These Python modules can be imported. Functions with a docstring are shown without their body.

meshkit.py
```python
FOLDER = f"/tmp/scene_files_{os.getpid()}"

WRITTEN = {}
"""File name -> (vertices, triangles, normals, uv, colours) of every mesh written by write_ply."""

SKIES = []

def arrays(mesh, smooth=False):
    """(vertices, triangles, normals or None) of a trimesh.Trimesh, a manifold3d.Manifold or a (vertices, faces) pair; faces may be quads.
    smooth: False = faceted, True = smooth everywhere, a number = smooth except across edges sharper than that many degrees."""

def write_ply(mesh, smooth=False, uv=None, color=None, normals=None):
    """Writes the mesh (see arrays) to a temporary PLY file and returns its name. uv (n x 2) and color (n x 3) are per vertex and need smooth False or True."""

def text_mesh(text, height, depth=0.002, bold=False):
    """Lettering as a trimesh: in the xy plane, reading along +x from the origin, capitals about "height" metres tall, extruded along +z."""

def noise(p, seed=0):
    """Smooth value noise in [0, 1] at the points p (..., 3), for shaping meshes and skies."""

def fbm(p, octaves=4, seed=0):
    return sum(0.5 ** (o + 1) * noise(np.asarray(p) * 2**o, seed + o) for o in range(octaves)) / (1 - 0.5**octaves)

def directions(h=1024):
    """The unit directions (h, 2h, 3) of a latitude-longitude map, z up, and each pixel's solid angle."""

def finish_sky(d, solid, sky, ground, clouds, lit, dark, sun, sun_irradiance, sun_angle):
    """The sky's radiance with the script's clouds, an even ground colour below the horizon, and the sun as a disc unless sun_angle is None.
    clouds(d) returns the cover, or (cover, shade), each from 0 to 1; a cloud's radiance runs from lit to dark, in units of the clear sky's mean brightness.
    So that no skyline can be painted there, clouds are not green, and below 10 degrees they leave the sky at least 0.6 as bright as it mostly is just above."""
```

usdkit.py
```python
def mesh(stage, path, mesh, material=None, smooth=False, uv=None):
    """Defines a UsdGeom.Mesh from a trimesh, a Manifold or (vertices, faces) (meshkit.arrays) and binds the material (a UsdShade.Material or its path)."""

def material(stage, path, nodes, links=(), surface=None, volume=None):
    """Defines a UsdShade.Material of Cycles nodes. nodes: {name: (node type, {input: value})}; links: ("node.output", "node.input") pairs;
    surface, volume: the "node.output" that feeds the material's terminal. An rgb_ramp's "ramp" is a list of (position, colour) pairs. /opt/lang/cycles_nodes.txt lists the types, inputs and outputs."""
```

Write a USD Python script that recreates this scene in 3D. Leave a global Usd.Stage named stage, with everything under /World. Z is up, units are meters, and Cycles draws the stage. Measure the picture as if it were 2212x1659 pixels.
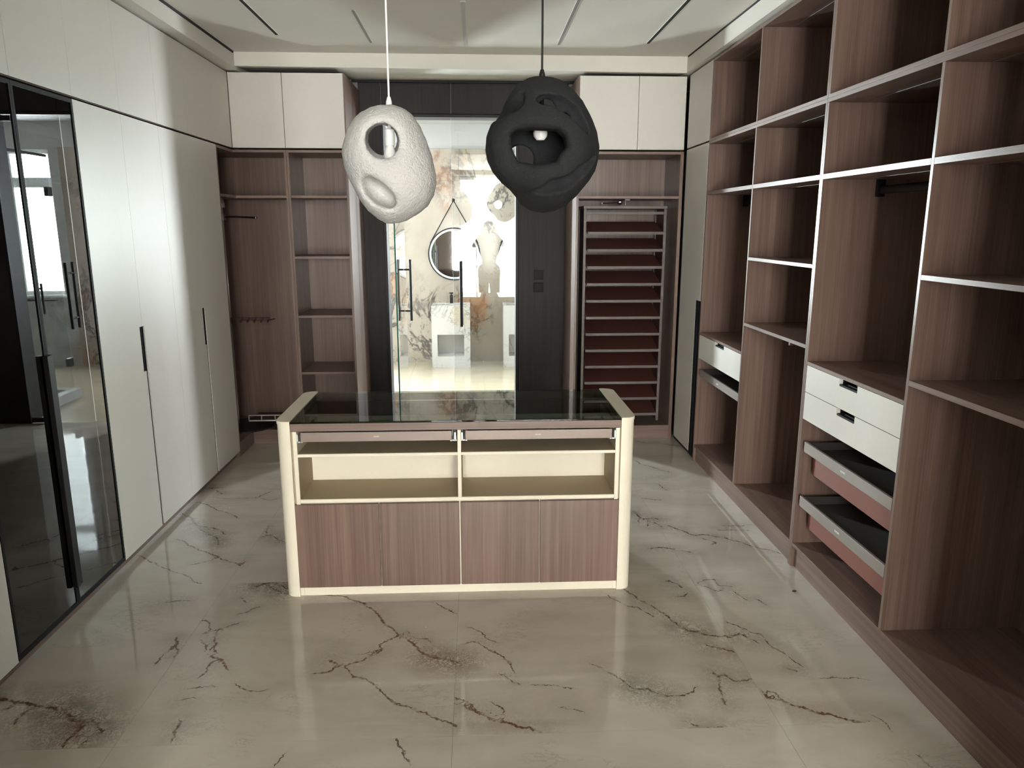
import math
import numpy as np
import trimesh
import usdkit
import meshkit
from pxr import Usd, UsdGeom, UsdLux, UsdShade, Gf, Sdf
from shapely.geometry import Polygon, LineString, Point
import shapely

stage = Usd.Stage.CreateInMemory()
UsdGeom.SetStageUpAxis(stage, 'Z')
UsdGeom.SetStageMetersPerUnit(stage, 1.0)
UsdGeom.Xform.Define(stage, '/World')
UsdGeom.Scope.Define(stage, '/World/Looks')

# ------------------------------------------------------------------ camera, sky, daylight, exposure
EXPOSURE = 0.0
PITCH, YAW = math.radians(12.079), math.radians(2.7825)
cam = UsdGeom.Camera.Define(stage, '/World/camera')
cam.CreateHorizontalApertureAttr(36.0)
cam.CreateVerticalApertureAttr(27.0)
cam.CreateFocalLengthAttr(25.938)
cam.CreateClippingRangeAttr(Gf.Vec2f(0.05, 500.0))
cam.CreateExposureAttr(EXPOSURE)
fw = np.array([math.sin(YAW) * math.cos(PITCH), math.cos(YAW) * math.cos(PITCH), -math.sin(PITCH)])
rt = np.array([math.cos(YAW), -math.sin(YAW), 0.0])
up = np.cross(rt, fw)
M4 = Gf.Matrix4d(*rt, 0, *up, 0, *(-fw), 0, 0, 0, 1.8, 1)
cam.AddTransformOp().Set(M4)

dome = UsdLux.DomeLight.Define(stage, '/World/sky')
dome.CreateIntensityAttr(2.2)
dome.CreateColorAttr(Gf.Vec3f(0.86, 0.95, 1.0))


def daylight(name, pos, rot, w, h, power, col, cone=180.0):
    """Sky light entering through one window opening."""
    l = UsdLux.RectLight.Define(stage, '/World/' + name)
    l.CreateWidthAttr(w)
    l.CreateHeightAttr(h)
    l.CreateIntensityAttr(power)
    l.CreateColorAttr(Gf.Vec3f(*col))
    UsdLux.ShapingAPI.Apply(l.GetPrim()).CreateShapingConeAngleAttr(cone)
    l.AddTranslateOp().Set(Gf.Vec3d(*pos))
    l.AddRotateXYZOp().Set(Gf.Vec3f(*rot))


# RectLight shines along its -Z: rot x=-90 -> towards -Y ; rot x=+90 -> towards +Y
daylight('daylight_bathroom_right', (1.825, 10.05, 1.83), (-90, 0, 0), 0.58, 1.85, 165.0, (0.92, 0.98, 1.0))
daylight('daylight_bathroom_left', (-2.38, 10.05, 1.83), (-90, 0, 0), 0.58, 1.85, 390.0, (0.90, 0.97, 1.0))
daylight('daylight_window_wall', (0.385, -4.40, 1.46), (90, 0, 0), 2.24, 2.86, 64.0, (1.0, 0.972, 0.93))

# ------------------------------------------------------------------ helpers
NAMES = {}


def numbered(path):
    k = NAMES.get(path, 0)
    NAMES[path] = k + 1
    return path if k == 0 else '%s_%03d' % (path, k)


def keys(prim, **kw):
    for k, v in kw.items():
        if v:
            prim.SetCustomDataByKey({'cat': 'category'}.get(k, k), v)


class T:
    """A thing: an Xform at its base whose children are its parts."""

    def __init__(self, name, label=None, cat=None, at=(0, 0, 0), rz=0.0, group=None, kind=None):
        self.path = numbered('/World/' + name)
        x = UsdGeom.Xform.Define(stage, self.path)
        x.AddTranslateOp().Set(Gf.Vec3d(*at))
        if rz:
            x.AddRotateZOp().Set(rz)
        self.at, self.rz = np.array(at, float), rz
        self.prim = x.GetPrim()
        keys(self.prim, label=label, cat=cat, group=group, kind=kind)

    def add(self, name, mesh, mat, smooth=False, label=None, parent=None, kind=None, local=False):
        m = mesh.copy() if isinstance(mesh, trimesh.Trimesh) else trimesh.util.concatenate(mesh)
        if not local:
            m.apply_translation(-self.at)
            if self.rz:
                m.apply_transform(trimesh.transformations.rotation_matrix(-math.radians(self.rz), [0, 0, 1]))
        path = numbered((parent or self.path) + '/' + name)
        p = usdkit.mesh(stage, path, m, MAT[mat], smooth=smooth)
        keys(p.GetPrim(), label=label, kind=kind)
        return path


def solo(name, mesh, mat, label=None, cat=None, smooth=False, group=None, kind=None):
    path = numbered('/World/' + name)
    m = mesh.copy() if isinstance(mesh, trimesh.Trimesh) else trimesh.util.concatenate(mesh)
    c = m.bounds.mean(0)
    c[2] = m.bounds[0][2]
    m.apply_translation(-c)
    p = usdkit.mesh(stage, path, m, MAT[mat], smooth=smooth)
    p.AddTranslateOp().Set(Gf.Vec3d(*map(float, c)))
    keys(p.GetPrim(), label=label, cat=cat, group=group, kind=kind)
    return path


def copy_thing(src, at, label=None, rz=0.0):
    """Another of the same kind: references the first one and its parts."""
    base = src.path.rsplit('/', 1)[1]
    path = numbered('/World/' + base)
    x = UsdGeom.Xform.Define(stage, path)
    x.AddTranslateOp().Set(Gf.Vec3d(*at))
    if rz:
        x.AddRotateZOp().Set(rz)
    p = x.GetPrim()
    was = src.prim.GetCustomData()
    p.GetReferences().AddInternalReference(src.path)
    p.SetInstanceable(True)
    keys(p, label=label or was['label'], cat=was['category'], group=was.get('group'))
    return p


_S = np.array([(x, y, z) for x in (-1, 1) for y in (-1, 1) for z in (-1, 1)], float)


def box(x0, x1, y0, y1, z0, z1, c=0.0):
    """An axis-aligned board; c chamfers every edge."""
    ctr = np.array([x0 + x1, y0 + y1, z0 + z1]) / 2
    h = np.array([x1 - x0, y1 - y0, z1 - z0]) / 2
    if c <= 0:
        b = trimesh.creation.box(h * 2)
        b.apply_translation(ctr)
        return b
    c = min(c, 0.45 * h.min())
    pts = []
    for s in _S:
        for k in range(3):
            q = h - c
            q = q.copy()
            q[k] = h[k]
            pts.append(ctr + s * q)
    return trimesh.convex.convex_hull(np.array(pts))


def cyl(p, q, r, n=20):
    p, q = np.array(p, float), np.array(q, float)
    return trimesh.creation.cylinder(radius=r, segment=np.array([p, q]), sections=n)


def prism(poly, a0, a1, axis='x'):
    """Extrudes a 2-D outline: axis x -> outline in (y, z); y -> (x, z); z -> (x, y)."""
    poly = poly if isinstance(poly, Polygon) else Polygon(poly)
    m = trimesh.creation.extrude_polygon(poly, a1 - a0, engine='earcut')
    v = m.vertices.copy()
    if axis == 'x':
        m.vertices = np.stack([a0 + v[:, 2], v[:, 0], v[:, 1]], 1)
    elif axis == 'y':
        m.vertices = np.stack([v[:, 0], a0 + v[:, 2], v[:, 1]], 1)
        m.invert()
    else:
        m.vertices = v + [0, 0, a0]
    if m.volume < 0:
        m.invert()
    return m


def lathe(profile, n=32, at=(0, 0, 0)):
    m = trimesh.creation.revolve(np.array(profile, float), sections=n)
    m.apply_translation(at)
    return m


def tube(points, r, n=8):
    p = np.array(points, float)
    return trimesh.util.concatenate([cyl(p[i], p[i + 1], r, n) for i in range(len(p) - 1)] + [trimesh.creation.uv_sphere(radius=r, count=[6, 8]).apply_translation(q) for q in p[1:-1]])


def surface_nets(F, lo, h):
    """Iso-surface (F=0, negative inside) of a regular grid."""
    s = F < 0
    nx, ny, nz = F.shape
    acc = np.zeros((nx - 1, ny - 1, nz - 1, 3))
    cnt = np.zeros((nx - 1, ny - 1, nz - 1))
    corner = [(i, j, k) for i in (0, 1) for j in (0, 1) for k in (0, 1)]
    sl = lambda c: F[c[0]:nx - 1 + c[0], c[1]:ny - 1 + c[1], c[2]:nz - 1 + c[2]]
    for a in corner:
        for ax in range(3):
            if a[ax]:
                continue
            b = list(a)
            b[ax] = 1
            fa, fb = sl(a), sl(b)
            cr = (fa < 0) != (fb < 0)
            t = np.where(cr, fa / np.where(cr, fa - fb, 1), 0)
            for d in range(3):
                acc[..., d] += np.where(cr, a[d] + (t if d == ax else 0), 0)
            cnt += cr
    on = cnt > 0
    idx = -np.ones(on.shape, int)
    idx[on] = np.arange(on.sum())
    cell = np.argwhere(on)
    V = lo + h * (cell + acc[on] / cnt[on][:, None])
    Q = []
    for ax in range(3):
        u, w = (ax + 1) % 3, (ax + 2) % 3
        n = [nx, ny, nz]
        A = [slice(None)] * 3
        B = [slice(None)] * 3
        A[ax], B[ax] = slice(0, n[ax] - 1), slice(1, n[ax])
        sa, sb = s[tuple(A)], s[tuple(B)]
        e = np.argwhere(sa != sb)
        e = e[(e[:, u] > 0) & (e[:, w] > 0) & (e[:, u] < n[u] - 1) & (e[:, w] < n[w] - 1)]
        du, dw = np.eye(3, dtype=int)[u], np.eye(3, dtype=int)[w]
        q = np.stack([idx[tuple((e - o).T)] for o in (du * 0, du, du + dw, dw)], 1)
        flip = ~sa[tuple(e.T)]
        q[flip] = q[flip][:, ::-1]
        Q.append(q)
    Q = np.vstack(Q)
    m = trimesh.Trimesh(V, np.vstack([Q[:, [0, 1, 2]], Q[:, [0, 2, 3]]]), process=False)
    if m.volume < 0:
        m.invert()
    return m


# ------------------------------------------------------------------ materials
MAT = {}


def mat(name, nodes, links=(), surface='p.BSDF'):
    MAT[name] = usdkit.material(stage, '/World/Looks/' + name, nodes, links, surface=surface)


def plain(name, col, rough=0.5, metallic=0.0, bump=0.0, bscale=60.0, bdist=0.002, **kw):
    nodes = {'p': ('principled_bsdf', dict(base_color=col, roughness=rough, metallic=metallic, **kw))}
    links = []
    nodes['g'] = ('geometry', {})
    nodes['n'] = ('noise_texture', {'scale': bscale, 'detail': 4.0})
    links.append(('g.position', 'n.vector'))
    if bump:
        nodes['b'] = ('bump', {'strength': bump, 'distance': bdist})
        links += [('n.fac', 'b.height'), ('b.normal', 'p.normal')]
    else:
        nodes['m'] = ('mix_color', {'blend_type': 'mix', 'a': tuple(c * 0.97 for c in col), 'b': tuple(min(1, c * 1.03) for c in col)})
        links += [('n.fac', 'm.fac'), ('m.result', 'p.base_color')]
    mat(name, nodes, links)


def wood(name, along, dark, light, rough=0.42, spec=0.5):
    """Straight-grained veneer; along = grain direction 0/1/2."""
    s1 = [34.0, 34.0, 34.0]
    s2 = [170.0, 170.0, 170.0]
    s3 = [6.0, 6.0, 6.0]
    s1[along], s2[along], s3[along] = 0.55, 2.2, 0.35
    mid = tuple((a * 0.55 + b * 0.45) for a, b in zip(dark, light))
    nodes = {
        'g': ('geometry', {}), 'o': ('object_info', {}),
        'r': ('vector_math', {'math_type': 'multiply_add', 'vector2': (3.1, 4.7, 2.3)}),
        'm1': ('mapping', {'scale': tuple(s1)}), 'm2': ('mapping', {'scale': tuple(s2)}), 'm3': ('mapping', {'scale': tuple(s3)}),
        'n1': ('noise_texture', {'scale': 1.0, 'detail': 5.0, 'roughness': 0.6, 'distortion': 0.35}),
        'n2': ('noise_texture', {'scale': 1.0, 'detail': 3.0, 'roughness': 0.6}),
        'n3': ('noise_texture', {'scale': 1.0, 'detail': 2.0}),
        'a': ('mix_float', {'fac': 0.42}), 'a2': ('mix_float', {'fac': 0.22}),
        'c': ('rgb_ramp', {'ramp': [(0.30, dark), (0.5, mid), (0.70, light)]}),
        'b': ('bump', {'strength': 0.12, 'distance': 0.001}),
        'p': ('principled_bsdf', {'roughness': rough, 'specular_ior_level': spec}),
    }
    links = [('o.random', 'r.vector1'), ('g.position', 'r.vector3'),
             ('r.vector', 'm1.vector'), ('r.vector', 'm2.vector'), ('r.vector', 'm3.vector'),
             ('m1.vector', 'n1.vector'), ('m2.vector', 'n2.vector'), ('m3.vector', 'n3.vector'),
             ('n1.fac', 'a.a'), ('n2.fac', 'a.b'), ('a.result', 'a2.a'), ('n3.fac', 'a2.b'),
             ('a2.result', 'c.fac'), ('c.color', 'p.base_color'), ('n2.fac', 'b.height'), ('b.normal', 'p.normal')]
    mat(name, nodes, links)


WD, WL = (0.094, 0.056, 0.043), (0.245, 0.163, 0.131)
wood('wood_upright', 2, WD, WL, rough=0.31)
wood('wood_across', 0, WD, WL, rough=0.40)
wood('wood_deep', 1, WD, WL, rough=0.33)
wood('dark_wood', 2, (0.017, 0.0145, 0.0145), (0.036, 0.031, 0.030), rough=0.55, spec=0.22)
wood('dark_wood_across', 0, (0.017, 0.0145, 0.0145), (0.036, 0.031, 0.030), rough=0.55, spec=0.22)
plain('lacquer', (0.64, 0.615, 0.565), 0.40)
plain('ivory', (0.74, 0.68, 0.55), 0.38)
plain('taupe', (0.36, 0.285, 0.19), 0.6, bump=0.05, bscale=400)
plain('plaster', (0.66, 0.64, 0.58), 0.8, bump=0.25, bscale=3.0)
plain('white_paint', (0.80, 0.80, 0.78), 0.7)
plain('bath_paint', (0.40, 0.40, 0.39), 0.7)
plain('black_metal', (0.010, 0.010, 0.011), 0.5, specular_ior_level=0.3)
plain('switch_black', (0.012, 0.012, 0.013), 0.6, specular_ior_level=0.2)
plain('black_profile', (0.008, 0.009, 0.010), 0.6, specular_ior_level=0.15)
plain('shadow_gap', (0.010, 0.009, 0.009), 0.8)
plain('grey_lip', (0.105, 0.084, 0.073), 0.45)
plain('strip_grey', (0.20, 0.19, 0.18), 0.5)
plain('tray_metal', (0.30, 0.265, 0.245), 0.34, metallic=0.35)
plain('tray_metal_brown', (0.235, 0.180, 0.155), 0.38, metallic=0.2)
plain('slide_bright', (0.80, 0.80, 0.80), 0.4, metallic=0.2)
plain('slide_metal', (0.62, 0.62, 0.62), 0.35, metallic=0.6)
plain('chrome', (0.75, 0.75, 0.76), 0.12, metallic=1.0)
plain('leather', (0.20, 0.058, 0.035), 0.55, bump=0.15, bscale=500)
plain('leather_dark', (0.060, 0.020, 0.015), 0.55, bump=0.15, bscale=500)
plain('tray_fabric', (0.045, 0.040, 0.036), 0.9)
plain('rack_leather', (0.085, 0.027, 0.019), 0.6, bump=0.15, bscale=500)
plain('lettering', (0.85, 0.83, 0.78), 0.5)
plain('lamp_white', (0.55, 0.54, 0.52), 0.85, bump=1.0, bscale=110.0, bdist=0.007)
plain('lamp_black', (0.016, 0.017, 0.0185), 0.85, bump=0.6, bscale=160.0, bdist=0.003, specular_ior_level=0.3)
plain('white_plastic', (0.82, 0.82, 0.80), 0.35)
plain('bulb_glass', (0.85, 0.85, 0.83), 0.2)
plain('mirror_ring', (0.46, 0.47, 0.47), 0.4)
plain('dark_panel', (0.075, 0.06, 0.05), 0.6)
plain('grout', (0.22, 0.195, 0.165), 0.8)
plain('black_wall', (0.05, 0.05, 0.05), 0.8)
plain('skin', (0.50, 0.32, 0.24), 0.5)
plain('hair', (0.02, 0.016, 0.014), 0.5)
plain('grey_cloth', (0.30, 0.31, 0.33), 0.9)
plain('dark_cloth', (0.06, 0.065, 0.08), 0.9)
plain('far_wall', (0.85, 0.85, 0.83), 0.9)
plain('far_window', (0.13, 0.15, 0.17), 0.4)
plain('far_roof', (0.30, 0.30, 0.30), 0.9)
plain('far_ground', (0.40, 0.37, 0.30), 0.95, bscale=0.6)
plain('pivot_black', (0.01, 0.01, 0.011), 0.3)
plain('mirror', (0.90, 0.92, 0.93), 0.02, metallic=1.0)
plain('speck', (0.75, 0.73, 0.68), 0.7)
plain('dark_speck', (0.02, 0.02, 0.02), 0.7)


def pane(name, tint, ior=1.5, gloss=1.0, rough=0.0):
    """Clear or tinted sheet glass: the ray passes straight on; only the side it meets first mirrors (ior covers both faces)."""
    mat(name, {'t': ('transparent_bsdf', {'color': tint}), 'g': ('glossy_bsdf', {'color': (gloss,) * 3, 'roughness': rough}),
               'f': ('fresnel', {'IOR': ior}), 'm': ('mix_closure', {}), 'y': ('geometry', {}),
               'i': ('math', {'math_type': 'subtract', 'value1': 1.0}), 'k': ('math', {'math_type': 'multiply'})},
        [('y.backfacing', 'i.value2'), ('i.value', 'k.value1'), ('f.fac', 'k.value2'), ('k.value', 'm.fac'), ('t.BSDF', 'm.closure1'), ('g.BSDF', 'm.closure2')], surface='m.closure')


pane('clear_glass', (0.975, 0.985, 0.978), ior=2.0)
pane('window_glass', (0.98, 0.99, 0.985))
pane('shower_glass', (0.96, 0.985, 0.975))
pane('table_glass', (0.52, 0.58, 0.53), ior=1.52)
pane('tinted_glass', (0.10, 0.115, 0.125), ior=2.1)
plain('glass_edge', (0.05, 0.22, 0.18), 0.1)

# sheer curtain: part of the light passes straight, part is scattered through
mat('sheer', {'t': ('transparent_bsdf', {'color': (1, 1, 1)}), 'd': ('translucent_bsdf', {'color': (0.9, 0.9, 0.88)}),
              's': ('diffuse_bsdf', {'color': (0.85, 0.85, 0.83)}), 'm1': ('mix_closure', {'fac': 0.25}), 'm2': ('mix_closure', {'fac': 0.42})},
    [('d.BSDF', 'm1.closure1'), ('s.BSDF', 'm1.closure2'), ('t.BSDF', 'm2.closure1'), ('m1.closure', 'm2.closure2')], surface='m2.closure')


def marble(name, base, alt, vein, rust, scale, rough, amount, stretch=(1, 1, 1), cover=.5, width=.028):
    """Veined stone: thin broken veins where a warped noise crosses its middle, and cloudy patches."""
    nodes = {
        'g': ('geometry', {}), 'o': ('object_info', {}),
        'r': ('vector_math', {'math_type': 'multiply_add', 'vector2': (0.0, 0.0, 0.0)}),
        'mp': ('mapping', {'scale': stretch, 'rotation': (0.0, 0.6, 0.5)}),
        'w': ('noise_texture', {'scale': scale, 'detail': 6.0, 'roughness': 0.62, 'distortion': 1.1}),
        'a1': ('math', {'math_type': 'subtract', 'value2': 0.5}), 'a2': ('math', {'math_type': 'absolute'}),
        'v': ('map_range', {'range_type': 'smoothstep', 'from_min': 0.0, 'from_max': width, 'to_min': 1.0, 'to_max': 0.0, 'clamp': True}),
        'k': ('noise_texture', {'scale': scale * 0.55, 'detail': 3.0}),
        'km': ('map_range', {'range_type': 'smoothstep', 'from_min': cover, 'from_max': cover + .14, 'to_min': 0.0, 'to_max': 1.0, 'clamp': True}),
        'sp': ('noise_texture', {'scale': scale * 7.0, 'detail': 6.0, 'roughness': 0.75}),
        'sm': ('map_range', {'range_type': 'smoothstep', 'from_min': 0.53, 'from_max': 0.68, 'to_min': 0.0, 'to_max': 1.0, 'clamp': True}),
        'mx': ('math', {'math_type': 'multiply'}), 'vm': ('math', {'math_type': 'multiply'}),
        'mxx': ('math', {'math_type': 'maximum'}), 'am': ('math', {'math_type': 'multiply', 'value2': amount}),
        'cl': ('noise_texture', {'scale': scale * 0.8, 'detail': 5.0, 'roughness': 0.6}),
        'c0': ('rgb_ramp', {'ramp': [(0.35, base), (0.65, alt)]}),
        'ru': ('noise_texture', {'scale': scale * 1.1, 'detail': 4.0}),
        'rm': ('map_range', {'range_type': 'smoothstep', 'from_min': 0.54, 'from_max': 0.72, 'to_min': 0.0, 'to_max': 0.75, 'clamp': True}),
        'vr': ('mix_color', {'a': vein, 'b': rust}), 'c1': ('mix_color', {'b': rust}), 'c2': ('mix_color', {}),
        'rk': ('math', {'math_type': 'multiply'}),
        'p': ('principled_bsdf', {'roughness': rough}),
    }
    links = [('o.random', 'r.vector1'), ('g.position', 'r.vector3'), ('r.vector', 'mp.vector')]
    for n in ('w', 'k', 'sp', 'cl', 'ru'):
        links.append(('mp.vector', n + '.vector'))
    links += [('w.fac', 'a1.value1'), ('a1.value', 'a2.value1'), ('a2.value', 'v.value'), ('k.fac', 'km.value'), ('sp.fac', 'sm.value'),
              ('km.result', 'mx.value1'), ('sm.result', 'mx.value2'), ('v.result', 'vm.value1'), ('km.result', 'vm.value2'),
              ('vm.value', 'mxx.value1'), ('mx.value', 'mxx.value2'), ('mxx.value', 'am.value1'),
              ('cl.fac', 'c0.fac'), ('ru.fac', 'rm.value'), ('rm.result', 'vr.fac'),
              ('rm.result', 'rk.value1'), ('km.result', 'rk.value2'), ('rk.value', 'c1.fac'), ('c0.color', 'c1.a'),
              ('c1.result', 'c2.a'), ('vr.result', 'c2.b'), ('am.value', 'c2.fac'), ('c2.result', 'p.base_color')]
    mat(name, nodes, links)


marble('wall_marble', (0.36, 0.315, 0.26), (0.29, 0.243, 0.19), (0.06, 0.05, 0.045), (0.32, 0.165, 0.08), 1.9, 0.14, 0.95, stretch=(1.0, 1.0, 0.75), cover=.44, width=.05)
marble('grey_marble', (0.42, 0.42, 0.415), (0.34, 0.34, 0.34), (0.20, 0.20, 0.20), (0.22, 0.17, 0.13), 1.3, 0.15, 0.7)
marble('vanity_marble', (0.56, 0.55, 0.52), (0.49, 0.48, 0.46), (0.20, 0.18, 0.17), (0.50, 0.42, 0.32), 2.2, 0.15, 0.75)
marble('bath_floor', (0.44, 0.38, 0.28), (0.37, 0.315, 0.225), (0.40, 0.33, 0.23), (0.48, 0.39, 0.26), 0.9, 0.10, 0.35, stretch=(0.5, 2.2, 1))

# dressing-room floor: polished stone-look tile. The drawn veins come as mesh attributes (distance to the nearest vein, its strength, brownness, smudge).
mat('floor_tile', {
    'g': ('geometry', {}),
    'd': ('attribute', {'attribute': 'vein_distance'}), 's': ('attribute', {'attribute': 'vein_width'}),
    'br': ('attribute', {'attribute': 'vein_brown'}), 'sm': ('attribute', {'attribute': 'vein_smudge'}),
    'n1': ('noise_texture', {'scale': 16.0, 'detail': 3.0, 'roughness': 0.6}), 'n2': ('noise_texture', {'scale': 62.0, 'detail': 4.0, 'roughness': 0.7}),
    'o1': ('math', {'math_type': 'multiply_add', 'value2': 0.040, 'value3': -0.020}), 'o2': ('math', {'math_type': 'multiply_add', 'value2': 0.026, 'value3': -0.013}),
    'd1': ('math', {'math_type': 'add'}), 'd2': ('math', {'math_type': 'add'}), 'da': ('math', {'math_type': 'absolute'}),
    'q': ('math', {'math_type': 'divide'}),
    'ln': ('map_range', {'range_type': 'smoothstep', 'from_min': 0.35, 'from_max': 1.25, 'to_min': 1.0, 'to_max': 0.0, 'clamp': True}),
    'bk': ('noise_texture', {'scale': 22.0, 'detail': 4.0, 'roughness': 0.7}),
    'bkm': ('map_range', {'range_type': 'smoothstep', 'from_min': 0.36, 'from_max': 0.56, 'to_min': 0.25, 'to_max': 1.0, 'clamp': True}),
    'l2': ('math', {'math_type': 'multiply'}),
    'cr': ('noise_texture', {'scale': 38.0, 'detail': 5.0, 'roughness': 0.7, 'distortion': 0.8}),
    'c1': ('math', {'math_type': 'subtract', 'value2': 0.5}), 'c2': ('math', {'math_type': 'absolute'}),
    'c3': ('map_range', {'range_type': 'smoothstep', 'from_min': 0.0, 'from_max': 0.075, 'to_min': 1.0, 'to_max': 0.0, 'clamp': True}),
    'c4': ('math', {'math_type': 'multiply'}),
    'hz': ('noise_texture', {'scale': 9.0, 'detail': 5.0, 'roughness': 0.65}),
    'hzm': ('map_range', {'range_type': 'smoothstep', 'from_min': 0.38, 'from_max': 0.68, 'to_min': 0.0, 'to_max': 0.85, 'clamp': True}),
    'h2': ('math', {'math_type': 'multiply'}),
    'mx': ('math', {'math_type': 'maximum'}), 'mx2': ('math', {'math_type': 'maximum'}),
    'k': ('mapping', {'scale': (0.9, 2.2, 1.0), 'rotation': (0.0, 0.0, 0.5)}),
    'cl': ('noise_texture', {'scale': 1.6, 'detail': 6.0, 'roughness': 0.62, 'distortion': 0.6}),
    'c0': ('rgb_ramp', {'ramp': [(0.30, (0.410, 0.365, 0.310)), (0.5, (0.468, 0.424, 0.364)), (0.68, (0.508, 0.464, 0.404))]}),
    'f1': ('noise_texture', {'scale': 7.0, 'detail': 7.0, 'roughness': 0.68, 'distortion': 0.9}),
    'f2': ('math', {'math_type': 'subtract', 'value2': 0.5}), 'f3': ('math', {'math_type': 'absolute'}),
    'f4': ('map_range', {'range_type': 'smoothstep', 'from_min': 0.0, 'from_max': 0.018, 'to_min': 0.30, 'to_max': 0.0, 'clamp': True}),
    'f5': ('noise_texture', {'scale': 2.6, 'detail': 2.0}),
    'f6': ('map_range', {'range_type': 'smoothstep', 'from_min': 0.52, 'from_max': 0.66, 'to_min': 0.0, 'to_max': 1.0, 'clamp': True}),
    'f7': ('math', {'math_type': 'multiply'}), 'mx3': ('math', {'math_type': 'maximum'}),
    'vc': ('mix_color', {'a': (0.095, 0.080, 0.066), 'b': (0.125, 0.060, 0.032)}),
    'fc': ('mix_color', {}),
    'wv': ('noise_texture', {'scale': 5.5, 'detail': 1.0}), 'bp': ('bump', {'strength': 0.05, 'distance': 0.010}),
    'p': ('principled_bsdf', {'roughness': 0.045, 'ior': 1.52}),
}, [('g.position', n + '.vector') for n in ('n1', 'n2', 'bk', 'cr', 'hz', 'f5', 'wv', 'k')] + [
    ('k.vector', 'cl.vector'), ('k.vector', 'f1.vector'),
    ('n1.fac', 'o1.value1'), ('n2.fac', 'o2.value1'), ('d.fac', 'd1.value1'), ('o1.value', 'd1.value2'), ('d1.value', 'd2.value1'), ('o2.value', 'd2.value2'),
    ('d2.value', 'da.value1'), ('da.value', 'q.value1'), ('s.fac', 'q.value2'), ('q.value', 'ln.value'),
    ('bk.fac', 'bkm.value'), ('ln.result', 'l2.value1'), ('bkm.result', 'l2.value2'),
    ('cr.fac', 'c1.value1'), ('c1.value', 'c2.value1'), ('c2.value', 'c3.value'), ('c3.result', 'c4.value1'), ('sm.fac', 'c4.value2'),
    ('hz.fac', 'hzm.value'), ('hzm.result', 'h2.value1'), ('sm.fac', 'h2.value2'),
    ('l2.value', 'mx.value1'), ('c4.value', 'mx.value2'), ('mx.value', 'mx2.value1'), ('h2.value', 'mx2.value2'),
    ('f1.fac', 'f2.value1'), ('f2.value', 'f3.value1'), ('f3.value', 'f4.value'), ('f5.fac', 'f6.value'), ('f4.result', 'f7.value1'), ('f6.result', 'f7.value2'),
    ('mx2.value', 'mx3.value1'), ('f7.value', 'mx3.value2'),
    ('cl.fac', 'c0.fac'), ('br.fac', 'vc.fac'), ('c0.color', 'fc.a'), ('vc.result', 'fc.b'), ('mx3.value', 'fc.fac'), ('fc.result', 'p.base_color'),
    ('wv.fac', 'bp.height'), ('bp.normal', 'p.normal')])

# ------------------------------------------------------------------ measures (metres; x right, y into the picture, z up; camera over the origin)
XL, XR, YB, YD = -1.887, 1.685, 6.11, 6.87
ZS, ZT, CEIL = 2.397, 2.951, 3.08
RNG = np.random.default_rng(7)

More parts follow.
